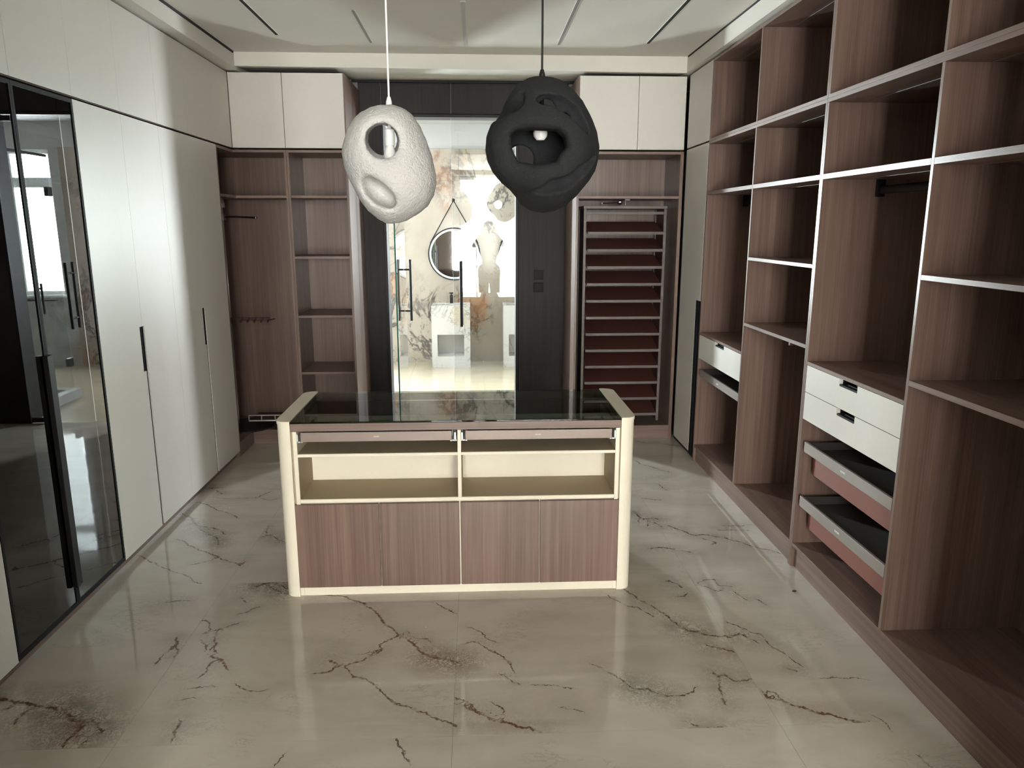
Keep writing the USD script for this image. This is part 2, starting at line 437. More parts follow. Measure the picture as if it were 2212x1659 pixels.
# ------------------------------------------------------------------ floor: tiles 1.2 m, veins drawn as attributes
VEINS = [
(6,1,0.25,[-773,3426,-728,3407,-665,3404,-615,3354,-571,3336,-522,3278,-492,3241,-468,3187,-445,3138,-406,3099,-383,3062,-351,3025,-324,2993,-293,2954,-263,2919,-247,2885,-217,2856,-194,2847]),
(8,1,1.0,[-194,2847,-158,2837,-122,2824,-94,2807]),
(3,0.6,0.1,[-351,3025,-382,3009,-421,2981,-442,2961,-426,2923,-462,2904,-531,2883]),
(4,0.5,0.35,[-426,2923,-446,2887,-479,2865,-488,2834,-530,2821,-563,2807]),
(4,0.4,0.2,[-683,2753,-616,2765,-598,2809,-570,2796,-538,2761,-515,2727,-460,2699,-412,2661,-390,2615,-361,2577,-329,2546,-286,2525,-227,2487,-173,2454,-125,2424,-93,2396]),
(6,0.5,0.3,[-632,2845,-601,2824,-570,2796]),
(6,1,0.3,[-92,2531,-71,2511,-23,2490,-7,2467,25,2453,52,2424,83,2411,106,2404]),
(6,1,0.3,[72,2425,115,2403,148,2382,182,2380,198,2360,227,2346]),
(3,0.8,0.1,[-93,2564,-52,2545,-27,2515]),
(3,0.5,0.15,[-88,2935,-33,2962,-5,2948,37,2904,77,2861,123,2796]),
(3,0.4,0.15,[86,2855,115,2818,133,2779,138,2724]),
(3,0.4,0.2,[-43,3077,10,3038,29,2989,70,2957]),
(3,0.1,0.1,[-299,2338,-292,2304,-271,2281,-260,2244,-245,2217]),
(3,0.6,0.45,[-325,3050,-288,3005,-240,2994,-204,2941]),
(3,0.2,0.2,[-209,3303,-176,3266,-135,3243,-104,3193]),
(3,0.3,0.1,[54,2524,82,2503,87,2459]),
(5,0.4,0.35,[737,3401,758,3357,788,3303,827,3249,851,3203,882,3147,896,3093,921,3045]),
(8,0.4,0.8,[921,3045,951,2999,992,2992]),
(5,0.5,0.35,[992,2992,1017,2966,1065,2949,1129,2951]),
(3,0.3,0.1,[645,3351,684,3279,717,3243,763,3218,794,3178,826,3133]),
(5,0.3,0.3,[960,3478,982,3490,1011,3462,1034,3411]),
(4,0.2,0.3,[980,3322,1019,3315,1046,3349]),
(3,0.1,0.3,[1116,3444,1180,3493,1220,3484,1230,3420,1287,3411]),
(3,0.1,0.3,[1116,3444,1164,3404,1194,3366,1236,3382]),
(6,0.3,0.8,[598,2610,625,2582,664,2588,690,2560,720,2548]),
(3,0.3,0.2,[720,2548,754,2539,792,2541,840,2561,867,2589]),
(5,0.4,0.6,[997,2886,1031,2862,1059,2851,1088,2832]),
(4,0.3,0.5,[960,2688,972,2651,957,2589,944,2522,941,2486]),
(4,0.3,0.5,[780,2370,810,2353,843,2348,886,2346]),
(3,0.2,0.2,[472,2766,498,2744]),
(3,0.3,0.15,[525,2705,563,2675,598,2610]),
(2,0.2,0.1,[206,2638,247,2628,285,2630,340,2612,375,2599]),
(2,0.2,0.1,[307,2492,342,2480,379,2458]),
(3,0.3,0.3,[82,2711,109,2686,150,2648]),
(2,0.1,0.2,[1497,4182,1574,4179,1684,4185]),
(3,0.1,0.4,[1280,3360,1300,3303,1319,3271]),
(2,0.1,0.3,[1363,3284,1394,3221]),
(3,0.4,0.25,[1152,3066,1200,3023,1233,2975,1267,2954,1277,2852,1307,2809,1326,2755,1341,2714]),
(5,0.5,0.5,[1112,2936,1174,2971,1202,2931,1225,2898]),
(3,0.3,0.4,[1286,2695,1312,2677]),
(4,0.4,0.5,[960,2683,969,2651,1004,2660,1028,2616,1070,2624,1103,2628]),
(6,0.8,0.25,[1114,2555,1115,2511,1168,2489,1204,2458,1242,2433,1281,2412,1318,2401,1348,2377,1380,2358,1426,2342]),
(3,0.5,0.2,[1137,2549,1160,2528,1166,2498]),
(3,0.2,0.1,[1520,2165,1523,2115]),
(2,0.2,0.1,[1475,2385,1493,2357,1497,2300]),
(4,0.4,0.4,[787,2361,818,2346,869,2344]),
(2,0.3,0.1,[1393,2624,1440,2627,1482,2620,1565,2605]),
(9,0.7,0.5,[-1868,2646,-1808,2627,-1750,2613,-1691,2594,-1652,2592,-1599,2566]),
(12,0.9,1.0,[-1599,2566,-1539,2525,-1494,2493,-1470,2463,-1469,2434]),
(8,1,0.2,[-1469,2434,-1477,2407,-1475,2356]),
(7,0.3,0.6,[-1691,2594,-1725,2568,-1729,2534,-1726,2497]),
(6,0.3,0.5,[-1821,2569,-1801,2584,-1786,2599]),
(5,0.6,0.9,[-1451,2426,-1409,2397,-1413,2370]),
(5,0.1,0.9,[-1539,2525,-1490,2523,-1427,2490,-1370,2429]),
(5,0.3,0.4,[-1349,3051,-1327,2987,-1304,2956,-1305,2916]),
(4,0.3,0.2,[-1338,2988,-1357,2938,-1354,2889,-1365,2852]),
(4,1,0.1,[-1175,3042,-1159,2968,-1134,2927]),
(4,0.7,0.1,[-1241,3035,-1200,2991,-1185,2950]),
(5,1,0.2,[-1153,2904,-1099,2872,-1076,2852,-1048,2799]),
(4,0.4,0.3,[-1123,2864,-1135,2822,-1128,2785,-1147,2750]),
(2,0.2,0.2,[-1165,2673,-1109,2687,-1069,2690]),
(2,0.4,0.1,[-978,2694,-939,2666,-909,2648,-873,2646,-845,2657]),
(5,0.1,0.4,[-1114,2474,-1107,2409,-1105,2368]),
(4,0.1,0.3,[-1167,2600,-1114,2617]),
(3,0.1,0.1,[-684,2278,-703,2231]),
(4,0,0.7,[-1889,5020,-1836,5007,-1801,5026]),
(4,0,0.5,[-1822,4966,-1764,4894]),
(3,0.2,0.15,[-1894,4731,-1858,4738,-1798,4699,-1742,4651,-1695,4588,-1619,4550,-1548,4487,-1519,4453]),
(5,0.2,0.5,[-1896,4547,-1848,4502,-1801,4459,-1740,4360,-1683,4318,-1631,4307,-1577,4274,-1513,4204]),
(5,0.1,0.8,[-1740,4360,-1676,4264,-1617,4216,-1549,4155,-1501,4054]),
(5,0.6,0.3,[-1763,4137,-1723,4120,-1678,4062,-1614,4012,-1551,3962,-1492,3920,-1455,3892,-1414,3852]),
(5,1,0.3,[-1414,3852,-1370,3831,-1321,3798,-1288,3778,-1290,3827]),
(3,0.5,0.1,[-1897,3927,-1814,3860,-1727,3794,-1651,3736,-1584,3698,-1530,3666,-1487,3619,-1459,3584,-1424,3572]),
(4,0.1,0.4,[-1569,3372,-1539,3380,-1501,3393,-1468,3397,-1419,3394]),
(4,1,0.2,[-1289,3203,-1256,3188,-1227,3117,-1239,3088]),
(4,1,0.3,[-1239,3088,-1191,3120,-1189,3073,-1165,3014,-1158,2974]),
(3,0.2,0.3,[-1194,3115,-1146,3148,-1104,3172]),
(6,0.5,0.9,[-1140,3525,-1103,3556,-1065,3565,-1013,3540,-981,3496]),
(6,0.5,0.9,[-1103,3556,-1051,3510,-991,3454]),
(4,0.1,0.3,[-1145,3246,-1111,3273,-1062,3318]),
(4,0.2,0.4,[-1182,3412,-1140,3370]),
(3,0,0.4,[-1282,4141,-1270,4184,-1279,4305]),
(4,0,0.6,[-1266,4169,-1225,4167,-1174,4107,-1146,4078]),
(3,0,0.1,[-1500,4804,-1465,4869,-1436,4927]),
(2,0,0.2,[-1796,4828,-1698,4795,-1500,4804,-1388,4761,-1342,4786]),
(3,0.1,0.2,[-1577,3792,-1526,3814,-1474,3836,-1456,3879]),
(4,0.6,0.3,[1353,6029,1429,5950,1503,5959,1579,5918,1679,5864]),
(3,0.3,0.2,[1238,5491,1263,5395,1320,5331,1367,5259,1428,5198]),
(3,0,0.2,[1286,4930,1312,4818]),
(3,0,0.1,[1103,4675,1160,4648,1224,4629]),
(6,0.1,0.6,[1002,4440,1016,4354,1042,4305,1094,4323,1123,4308]),
(5,0.1,0.5,[1061,4271,1093,4249,1120,4189]),
(4,0.1,0.4,[1018,4341,993,4248]),
(4,0.1,0.4,[1054,4284,1037,4200]),
(5,0.3,0.4,[1164,4200,1193,4153,1227,4126,1255,4081,1286,4049,1348,4052,1379,4038,1418,4018,1464,3992,1511,3954,1543,3918,1576,3876,1623,3845,1660,3816,1697,3776]),
(4,0.1,0.3,[1526,4175,1580,4179,1624,4170]),
(3,0.1,0.3,[1446,4122,1548,4117,1637,4106]),
(4,0.6,0.4,[966,3884,1006,3887,1054,3885,1095,3877,1139,3842,1208,3816]),
(3,0.1,0.1,[1305,4012,1346,3980,1383,3943,1339,3911]),
]


def vein_fields(P, x0, x1, y0, y1):
    """Per point: signed distance to the nearest vein, half width, brownness and smudge."""
    n = len(P)
    best = np.full(n, 9.0)
    dist, wid, brn, smu = np.full(n, 0.5), np.full(n, 0.002), np.zeros(n), np.zeros(n)
    for w, b, h, q in VEINS:
        pts = np.array(q, float).reshape(-1, 2) / 1000.0
        if not ((pts[:, 0] > x0 + .004) & (pts[:, 0] < x1 - .004) & (pts[:, 1] > y0 + .004) & (pts[:, 1] < y1 - .004)).any():
            continue                                    # every tile has its own print
        lo, hi = pts.min(0) - 0.22, pts.max(0) + 0.22
        near = np.where(((P > lo) & (P < hi)).all(1))[0]
        if not len(near):
            continue
        X = P[near]
        bd, bs = np.full(len(X), 9.0), np.ones(len(X))
        for a, c in zip(pts[:-1], pts[1:]):
            u = c - a
            L2 = max(u @ u, 1e-9)
            t = np.clip(((X - a) @ u) / L2, 0, 1)
            r = X - (a + t[:, None] * u)
            d = np.linalg.norm(r, axis=1)
            s = np.sign(u[0] * r[:, 1] - u[1] * r[:, 0])
            up_ = d < bd
            bd[up_], bs[up_] = d[up_], s[up_]
        reach = 0.035 + 0.012 * w + 0.05 * h
        fade = np.clip(1 - bd / reach, 0, 1)
        smu[near] = np.maximum(smu[near], h * fade ** 1.3)
        k = bd < best[near]
        j = near[k]
        best[j] = bd[k]
        dist[j] = (bd * np.where(bs == 0, 1, bs))[k]
        wid[j] = 0.0005 + 0.00125 * w * np.clip(1.25 - bd[k] / 0.10, 0.0, 1)
        brn[j] = b
    return dist, wid, brn, smu


XSEAM = [-2.50, -1.295, -0.100, 1.105, 2.30]
YSEAM = [-4.20, -3.78, -2.555, -1.33, -0.105, 1.12, 2.345, 3.57, 4.805, 6.03, 6.875]
floor = T('floor', kind='structure')
floor.add('underlay', box(-2.5, 2.3, -4.20, 6.875, -0.06, -0.0105), 'grout')
for i in range(4):
    for j in range(len(YSEAM) - 1):
        x0, x1, y0, y1 = XSEAM[i] + .0004, XSEAM[i + 1] - .0004, YSEAM[j] + .0004, YSEAM[j + 1] - .0004
        fine = y1 > 1.5
        nx, ny = (73, 75) if fine else (2, 2)
        gx, gy = np.meshgrid(np.linspace(x0, x1, nx), np.linspace(y0, y1, ny), indexing='ij')
        top = np.stack([gx.ravel(), gy.ravel(), np.zeros(gx.size)], 1)
        a = (np.arange(nx - 1)[:, None] * ny + np.arange(ny - 1)[None]).ravel()
        q = np.stack([a, a + ny, a + ny + 1, a + 1], 1)
        f = np.vstack([q[:, [0, 1, 2]], q[:, [0, 2, 3]]])
        ring = [(x0, y0), (x1, y0), (x1, y1), (x0, y1)]
        b = np.array([(x, y, z) for z in (0.0, -0.01) for x, y in ring])
        n0 = len(top)
        side = []
        for k in range(4):
            m = (k + 1) % 4
            side += [(n0 + k, n0 + 4 + k, n0 + 4 + m), (n0 + k, n0 + 4 + m, n0 + m)]
        side += [(n0 + 4, n0 + 6, n0 + 5), (n0 + 4, n0 + 7, n0 + 6)]
        V = np.vstack([top, b])
        path = numbered(floor.path + '/tile')
        pm = usdkit.mesh(stage, path, trimesh.Trimesh(V, np.vstack([f, np.array(side)[:, ::-1]]), process=False), MAT['floor_tile'])
        d, w, br, sm = vein_fields(V[:, :2], x0, x1, y0, y1)
        if fine:                                        # no line where two veins meet half way
            D, W, cell = d[:n0].reshape(nx, ny), w[:n0].reshape(nx, ny), 1.5 * max((x1 - x0) / (nx - 1), (y1 - y0) / (ny - 1))
            for ax in (0, 1):
                A, B = (D[:-1], D[1:]) if ax == 0 else (D[:, :-1], D[:, 1:])
                bad = (A * B < 0) & (np.abs(A) + np.abs(B) > cell)
                (W[:-1] if ax == 0 else W[:, :-1])[bad] = 1e-5
                (W[1:] if ax == 0 else W[:, 1:])[bad] = 1e-5
            w[:n0] = W.ravel()
        for nm, val in (('vein_distance', d), ('vein_width', w), ('vein_brown', br), ('vein_smudge', sm)):
            UsdGeom.PrimvarsAPI(pm).CreatePrimvar(nm, Sdf.ValueTypeNames.FloatArray, 'vertex').Set([float(v) for v in val])

# ------------------------------------------------------------------ walls and ceiling of the dressing room
solo('wall_left', box(-2.62, -2.50, -4.34, 7.05, 0, 3.08), 'dark_panel', kind='structure')
solo('wall_right', box(2.30, 2.42, -4.34, 7.05, 0, 3.08), 'dark_panel', kind='structure')
solo('ceiling', box(-2.62, 2.42, -4.34, 7.05, CEIL, CEIL + .1), 'plaster', kind='structure')
solo('wall_front', [box(-2.50, -.75, -4.34, -4.20, 0, 3.08), box(1.52, 2.30, -4.34, -4.20, 0, 3.08), box(-.75, 1.52, -4.34, -4.20, 2.92, 3.08)], 'dark_panel', kind='structure')
solo('wall_entrance', [box(-2.50, -1.00, 1.00, 1.12, 0, 3.08), box(1.32, 2.30, 1.00, 1.12, 0, 3.08), box(-1.00, 1.32, 1.00, 1.12, 2.95, 3.08)], 'plaster', kind='structure')
wb = T('wall_back', kind='structure', at=(-0.2, 6.96, 0))
wb.add('masonry', [box(-2.62, -.83, 6.885, 7.05, 0, 3.08), box(.395, 2.42, 6.885, 7.05, 0, 3.08), box(-.83, .395, 6.885, 7.05, 2.765, 3.08)], 'grey_marble')
for x0, x1, z0, z1 in ((-1.010, -.8185, 0, 2.742), (.3925, .834, 0, 2.765),
                       (-1.010, -.8185, 2.746, 3.02), (-.8145, -.206, 2.765, 3.02), (-.202, .386, 2.765, 3.02), (.390, .834, 2.769, 3.02)):
    wb.add('panel', box(x0, x1, 6.866, 6.884, z0, z1, .0015), 'dark_wood')
wb.add('top_rail', box(-1.06, .90, 6.860, 6.884, 3.022, 3.046), 'black_metal', label='black rail under the ceiling')
# black door frame
fr = T('trim_1', kind='structure', at=(-0.2, 6.93, 0))
fr.add('jamb', box(-.828, -.803, 6.858, 7.055, 0, 2.762, .002), 'black_metal')
fr.add('jamb', box(.368, .392, 6.858, 7.055, 0, 2.762, .002), 'black_metal')
fr.add('head', box(-.803, .368, 6.858, 7.055, 2.737, 2.762, .002), 'black_metal')
# lowered plaster bulkheads around the ceiling tray
solo('trim_2', [box(-2.50, -1.800, 1.121, 6.87, 2.965, 3.08)], 'plaster', kind='structure')
m = prism([(6.03, 2.962), (6.87, 3.044), (6.87, 3.08), (6.03, 3.08)], -1.80, 1.652, 'x')
v = m.vertices
v[(v[:, 0] < 0) & (v[:, 1] < 6.1) & (v[:, 2] < 3.0), 2] += .020     # the soffit is a little out of level
m.vertices = v
solo('trim_3', m, 'plaster', kind='structure')
solo('trim_4', [box(1.652, 2.30, 1.121, 6.87, 2.965, 3.08)], 'plaster', kind='structure')
solo('trim_5', [box(-1.800, -1.792, 1.121, 6.00, 3.066, 3.08)], 'shadow_gap', kind='structure')
solo('trim_6', [box(1.646, 1.652, 1.121, 6.00, 3.071, 3.08)], 'shadow_gap', kind='structure')

# ------------------------------------------------------------------ linear slots in the ceiling
for x, y0, y1, w, m, lab in ((-1.340, 4.05, 5.50, .022, 'black_profile', 'black linear ceiling slot nearest the white wardrobes'),
                             (-.728, 4.88, 5.69, .018, 'slot_grey', 'short grey linear slot in the ceiling left of the white pendant cord'),
                             (-.060, 4.67, 5.78, .024, 'slot_light', 'pale grey linear slot in the middle of the ceiling between the pendant cords'),
                             (.613, 4.40, 5.69, .020, 'slot_grey', 'grey linear slot in the ceiling right of the black pendant cord'),
                             (1.246, 4.05, 5.62, .022, 'black_profile', 'black linear ceiling slot nearest the open wood wardrobes')):
    if m == 'slot_grey' and m not in MAT:
        plain('slot_grey', (0.24, 0.23, 0.22), .6)
        plain('slot_light', (0.44, 0.44, 0.43), .5)
    t = T('linear_diffuser', lab, 'ceiling diffuser', at=(x, (y0 + y1) / 2, 3.074))
    t.add('frame', [box(x - w / 2 - .002, x - w / 2, y0, y1, 3.0755, 3.0799), box(x + w / 2, x + w / 2 + .002, y0, y1, 3.0755, 3.0799)], 'plaster')
    t.add('slot', box(x - w / 2, x + w / 2, y0, y1, 3.0765, 3.0799), m)
    if m == 'black_profile':
        t.add('blade', box(x - .002, x + .002, y0, y1 - .42, 3.0745, 3.0765), 'black_metal')

# ------------------------------------------------------------------ left: white wardrobes
CX = -2.495


def notched_door(y0, y1, z0, z1, slit_to=None):
    """A slab door seen from +x; slit_to = (left edge of wide notch, left edge of slit, bottom/top of the wide notch)."""
    if slit_to is None:
        return box(XL - .018, XL, y0, y1, z0, z1, .0004)
    yw, ys, za, zb = slit_to
    return prism([(y0, z0), (ys, z0), (ys, za), (yw, za), (yw, zb), (y1, zb), (y1, z1), (y0, z1)], XL - .018, XL, 'x')


def left_unit(y0, y1, label, doors, slit=None):
    t = T('wardrobe', label, 'wardrobe', at=((CX + XL) / 2, (y0 + y1) / 2, 0))
    t.add('body', box(CX, XL - .020, y0 + .001, y1 - .001, .05, 2.384), 'wood_upright')
    t.add('plinth', box(CX, XL - .032, y0 + .001, y1 - .001, 0, .05), 'wood_deep')
    for k, (a, b) in enumerate(doors):
        s = slit if k == 0 else None
        p = t.add('door', notched_door(a + .001, b - .001, .05, 2.384, s), 'lacquer')
        if s:
            yw, ys, za, zb = s
            t.add('handle', [box(XL - .0185, XL - .0165, yw, b + .020, za, zb), box(XL - .0185, XL - .006, b + .012, b + .0195, .05, zb),
                             box(XL - .0165, XL - .0005, yw + .002, yw + .006, za, zb), box(XL - .0165, XL - .006, yw + .028, yw + .034, za, zb),
                             box(XL - .0185, XL - .0165, ys, b + .020, .05, za)], 'black_profile', parent=p, label='black recessed pull profile')
    return t


def with_slit(a, m, b, slit, label):
    """Two doors; the pull slot lies along the meeting edge."""
    yw, ys = slit
    t = left_unit(a, b, label, [(a, m)], (yw, ys, .990, 1.246))
    t.add('door', prism([(m + .022, .05), (b - .001, .05), (b - .001, 2.384), (m + .001, 2.384), (m + .001, 1.246), (m + .022, 1.246)], XL - .018, XL, 'x'), 'lacquer')


left_unit(1.85, 2.815, 'tall white wardrobe at the left edge, nearest the viewer', [(1.85, 2.332), (2.332, 2.815)])
with_slit(3.765, 4.244, 4.722, (4.208, 4.240), 'tall white two-door wardrobe next to the black glass cabinet')
with_slit(4.722, 5.212, 5.727, (5.184, 5.208), 'tall white two-door wardrobe beside the open corner wardrobe')

# tinted glass display cabinet
t = T('display_cabinet', 'tall cabinet with two black tinted glass doors between the white wardrobes', 'glass cabinet', at=((CX + XL) / 2, 3.29, 0))
t.add('body', [box(CX, CX + .02, 2.818, 3.762, .05, 2.384), box(CX + .02, XL - .03, 2.818, 2.836, .05, 2.384), box(CX + .02, XL - .03, 3.744, 3.762, .05, 2.384),
               box(CX + .02, XL - .03, 2.836, 3.744, 2.366, 2.384), box(CX + .02, XL - .03, 2.836, 3.744, .05, .068)], 'dark_wood')
t.add('plinth', box(CX, XL - .032, 2.818, 3.762, 0, .05), 'wood_deep')
for z in (.45, .95, 1.45, 1.92):
    t.add('shelf', box(CX + .02, XL - .06, 2.836, 3.744, z, z + .012), 'dark_wood_across')
for a, b in ((2.819, 3.2865), (3.2885, 3.761)):
    d = t.add('door', [box(XL - .020, XL, a, a + .014, .052, 2.383), box(XL - .020, XL, b - .012, b, .052, 2.383),
                       box(XL - .020, XL, a + .014, b - .012, .052, .072), box(XL - .020, XL, a + .014, b - .012, 2.366, 2.383)], 'black_profile')
    t.add('glass', box(XL - .010, XL - .004, a + .014, b - .012, .072, 2.366), 'tinted_glass', parent=d, label='black tinted glass')
t.add('handle', [box(XL, XL + .022, 3.256, 3.284, .15, 1.246, .002), box(XL, XL + .014, 3.291, 3.316, .15, 1.246, .002)], 'black_metal', label='tall black pull bar')

# upper row on the left
for a, b, splits, lab in ((1.85, 2.815, (2.332,), 'white upper cabinet at the top left corner, nearest the viewer'),
                          (2.815, 3.765, (3.288,), 'white upper cabinet above the black glass cabinet'),
                          (3.765, 4.722, (4.244,), 'white upper cabinet right of the one above the black glass'),
                          (4.722, 5.195, (), 'narrow white upper cabinet above the farther left wardrobe'),
                          (5.195, 6.108, (), 'shaded white upper cabinet in the far left corner')):
    t = T('upper_cabinet', lab, 'upper cabinet', at=((CX + XL) / 2, (a + b) / 2, ZS))
    t.add('body', box(CX, XL - .020, a + .001, (b if b < 6 else 6.10) - .001, ZS, ZT - .002), 'wood_upright')
    e = [a, *splits, b]
    for p, q in zip(e[:-1], e[1:]):
        t.add('door', box(XL - .018, XL, p + .0007, q - .0007, ZS + .001, ZT, .0004), 'lacquer')

# ------------------------------------------------------------------ back left: open corner wardrobe (L-shaped)
IN = 6.60


def ell(z0, z1, c=0.0):
    """L-shaped board of the corner: front edges on the left run and on the back run."""
    return prism([(-2.47, 5.746), (XL, 5.746), (XL, YB), (-1.4945, YB), (-1.4945, IN), (-2.47, IN)], z0, z1, 'z')


t = T('corner_wardrobe', 'open dark wood corner wardrobe in the far left corner', 'wardrobe', at=(-1.98, 6.17, 0))
t.add('back_panel', box(-2.488, -1.4765, IN, IN + .012, .116, 2.384), 'wood_upright')
t.add('back_panel', box(-2.488, -2.470, 5.728, IN, .116, 2.384), 'wood_upright')
t.add('side_panel', box(-2.470, XL, 5.728, 5.746, 0, 2.384), 'wood_upright')
t.add('side_panel', box(-1.4945, -1.4765, YB, IN, 0, 2.384), 'wood_upright')
t.add('top_panel', ell(2.364, 2.384), 'wood_across')
t.add('shelf', ell(2.018, 2.038), 'wood_across')
t.add('bottom_panel', ell(.098, .116), 'wood_across')
t.add('plinth', [box(XL - .020, XL - .004, 5.746, YB + .006, 0, .098), box(XL - .020, -1.4945, YB + .006, YB + .022, 0, .098)], 'wood_across')

t = T('clothes_carousel', 'chrome pole with swivelling hanger arms inside the dark corner wardrobe', 'clothes carousel', at=(-2.035, 6.20, .116))
t.add('pole', cyl((-2.035, 6.20, .116), (-2.035, 6.20, 2.018), .011, 16), 'chrome')
t.add('socket', lathe([(0, 1.945), (.026, 1.945), (.026, 1.975), (.014, 2.018), (0, 2.018)], 20, (-2.035, 6.20, 0)), 'slide_metal')
t.add('hanger_arm', [lathe([(0, 1.845), (.024, 1.845), (.024, 1.895), (0, 1.895)], 20, (-2.035, 6.20, 0)), tube([(-2.03, 6.20, 1.873), (-1.93, 6.19, 1.873), (-1.765, 6.18, 1.866)], .008, 10),
                     trimesh.creation.uv_sphere(radius=.014, count=[8, 12]).apply_translation((-1.765, 6.18, 1.866))], 'chrome')
arm = [lathe([(0, 1.010), (.022, 1.010), (.022, 1.060), (0, 1.060)], 20, (-2.035, 6.20, 0)), box(-2.02, -1.72, 6.185, 6.20, 1.032, 1.060, .002)]
t.add('hook_rail', arm, 'leather_dark', label='red-brown leather covered hook rail')
for k in range(5):
    x = -1.95 + .055 * k
    t.add('hook', tube([(x, 6.19, 1.036), (x + .008, 6.16, 1.026), (x + .022, 6.145, 1.040), (x + .030, 6.140, 1.066)], .006, 6), 'leather_dark')
t.add('arm_end', tube([(-1.725, 6.19, 1.040), (-1.69, 6.185, 1.043), (-1.668, 6.18, 1.050)], .005, 8), 'chrome')
t.add('base_disc', lathe([(0, .116), (.24, .116), (.24, .128), (.02, .140), (0, .140)], 40, (-1.99, 6.24, 0)), 'black_metal')
r = [box(-1.93, -1.50, 6.135, 6.150, .232, .240, .001), box(-1.93, -1.50, 6.135, 6.150, .184, .195, .001)] + [box(x, x + .006, 6.135, 6.15, .195, .232) for x in (-1.93, -1.826, -1.712, -1.60, -1.506)]
t.add('shoe_rail', r, 'slide_metal', label='low metal rail of the bottom tray')
t.add('bottom_tray', box(-1.925, -1.505, 6.152, 6.42, .184, .192), 'leather_dark')

# ------------------------------------------------------------------ back left: shelf cabinet and the upper pair
t = T('shelf_cabinet', 'narrow dark wood cabinet with five shelves left of the glass door', 'shelf cabinet', at=(-1.237, 6.36, 0))
t.add('side_panel', box(-1.475, -1.457, YB, IN, 0, 2.384), 'wood_upright')
t.add('side_panel', box(-1.018, -1.000, YB, 6.855, 0, 2.384), 'wood_upright')
t.add('back_panel', box(-1.457, -1.018, IN, IN + .012, .116, 2.384), 'wood_upright')
t.add('top_panel', box(-1.457, -1.018, YB, IN, 2.364, 2.384, .001), 'wood_across')
for z in (2.028, 1.551, 1.073, .599):
    t.add('shelf', box(-1.457, -1.018, YB + .002, IN, z - .010, z + .010, .001), 'wood_across')
t.add('bottom_panel', box(-1.457, -1.018, YB, IN, .098, .116, .001), 'wood_across')
t.add('plinth', box(-1.457, -1.018, YB + .006, YB + .022, 0, .098), 'wood_across')
t = T('upper_cabinet', 'pair of white upper doors above the open cabinets left of the glass door', 'upper cabinet', at=(-1.445, 6.5, ZS))
t.add('body', box(-1.875, -1.011, YB + .020, 6.855, ZS, ZT - .002), 'wood_upright')
t.add('door', box(-1.8845, -1.480, YB, YB + .018, ZS + .001, ZT, .0012), 'lacquer')
t.add('door', box(-1.476, -1.011, YB, YB + .018, ZS + .001, ZT, .0012), 'lacquer')
t.add('side_panel', box(-1.0105, -1.000, YB + .004, 6.855, ZS, ZT), 'wood_upright')

# ------------------------------------------------------------------ back right: shoe cabinet, rack, upper pair
t = T('shoe_cabinet', 'dark wood cabinet right of the glass door that holds the shoe rack', 'shoe cabinet', at=(1.25, 6.36, 0))
t.add('side_panel', box(.817, .835, YB, 6.855, 0, 2.384), 'wood_upright')
t.add('side_panel', box(1.655, 1.681, YB, IN, 0, 2.384), 'wood_upright')
t.add('back_panel', box(.835, 1.655, IN, IN + .012, .113, 2.384), 'wood_upright')
t.add('top_panel', box(.835, 1.655, YB, IN, 2.362, 2.384, .001), 'wood_across')
t.add('shelf', box(.835, 1.655, YB + .002, IN, 2.017, 2.039, .001), 'wood_across')
t.add('bottom_panel', box(.835, 1.655, YB, IN, .095, .113, .001), 'wood_across')
t.add('plinth', box(.835, 1.655, YB + .006, YB + .022, 0, .095), 'wood_across')
t.add('latch', [box(1.222, 1.268, 6.16, 6.20, 2.004, 2.017, .002), tube([(1.05, 6.26, 1.985), (1.14, 6.26, 1.988), (1.21, 6.25, 1.992)], .004, 8),
                cyl((1.05, 6.26, 1.966), (1.05, 6.26, 1.99), .006, 10), trimesh.creation.uv_sphere(radius=.022, count=[8, 12]).apply_translation((1.20, 6.25, 1.994)),
                tube([(1.228, 6.155, 2.006), (1.226, 6.150, 1.975), (1.222, 6.150, 1.950), (1.222, 6.150, 1.938)], .005, 8)], 'chrome', label='chrome latch under the shelf')

t = T('shoe_rack', 'tall rotating shoe rack of twelve sloping red-brown leather shelves', 'shoe rack', at=(1.23, 6.28, .13))
FY = 6.135
t.add('top_bar', box(.882, 1.572, FY, FY + .32, 1.938, 1.961, .0015), 'grey_lip')
t.add('cross_bar', box(.906, 1.548, FY + .012, FY + .024, 1.893, 1.915, .001), 'grey_lip')
for x in (.885, 1.546):
    t.add('post', box(x, x + .022, FY, FY + .022, .150, 1.938, .001), 'grey_lip')
    t.add('post', box(x, x + .022, FY + .30, FY + .32, .150, 1.938, .001), 'grey_lip')
t.add('side_plate', box(1.555, 1.560, FY + .022, FY + .30, .150, 1.938), 'leather_dark')
t.add('side_plate', box(.893, .898, FY + .022, FY + .30, .150, 1.938), 'leather_dark')
for k in range(12):
    z = 1.755 - k * .1395
    s = t.add('shoe_shelf', prism([(FY - .004, z - .012), (FY + .300, z + .076), (FY + .300, z + .082), (FY - .004, z - .006)], .925, 1.545, 'x'), 'rack_leather')
    t.add('lip', box(.925, 1.553, FY - .010, FY - .004, z - .023, z, .001), 'grey_lip', parent=s, label='grey-brown metal lip')
    t.add('side_lip', prism([(FY - .006, z - .022), (FY + .300, z + .062), (FY + .300, z + .090), (FY - .006, z)], .918, .925, 'x'), 'grey_lip', parent=s)
    t.add('pivot', cyl((.898, FY + .10, z + .02), (.918, FY + .10, z + .02), .012, 10), 'slide_metal', parent=s)

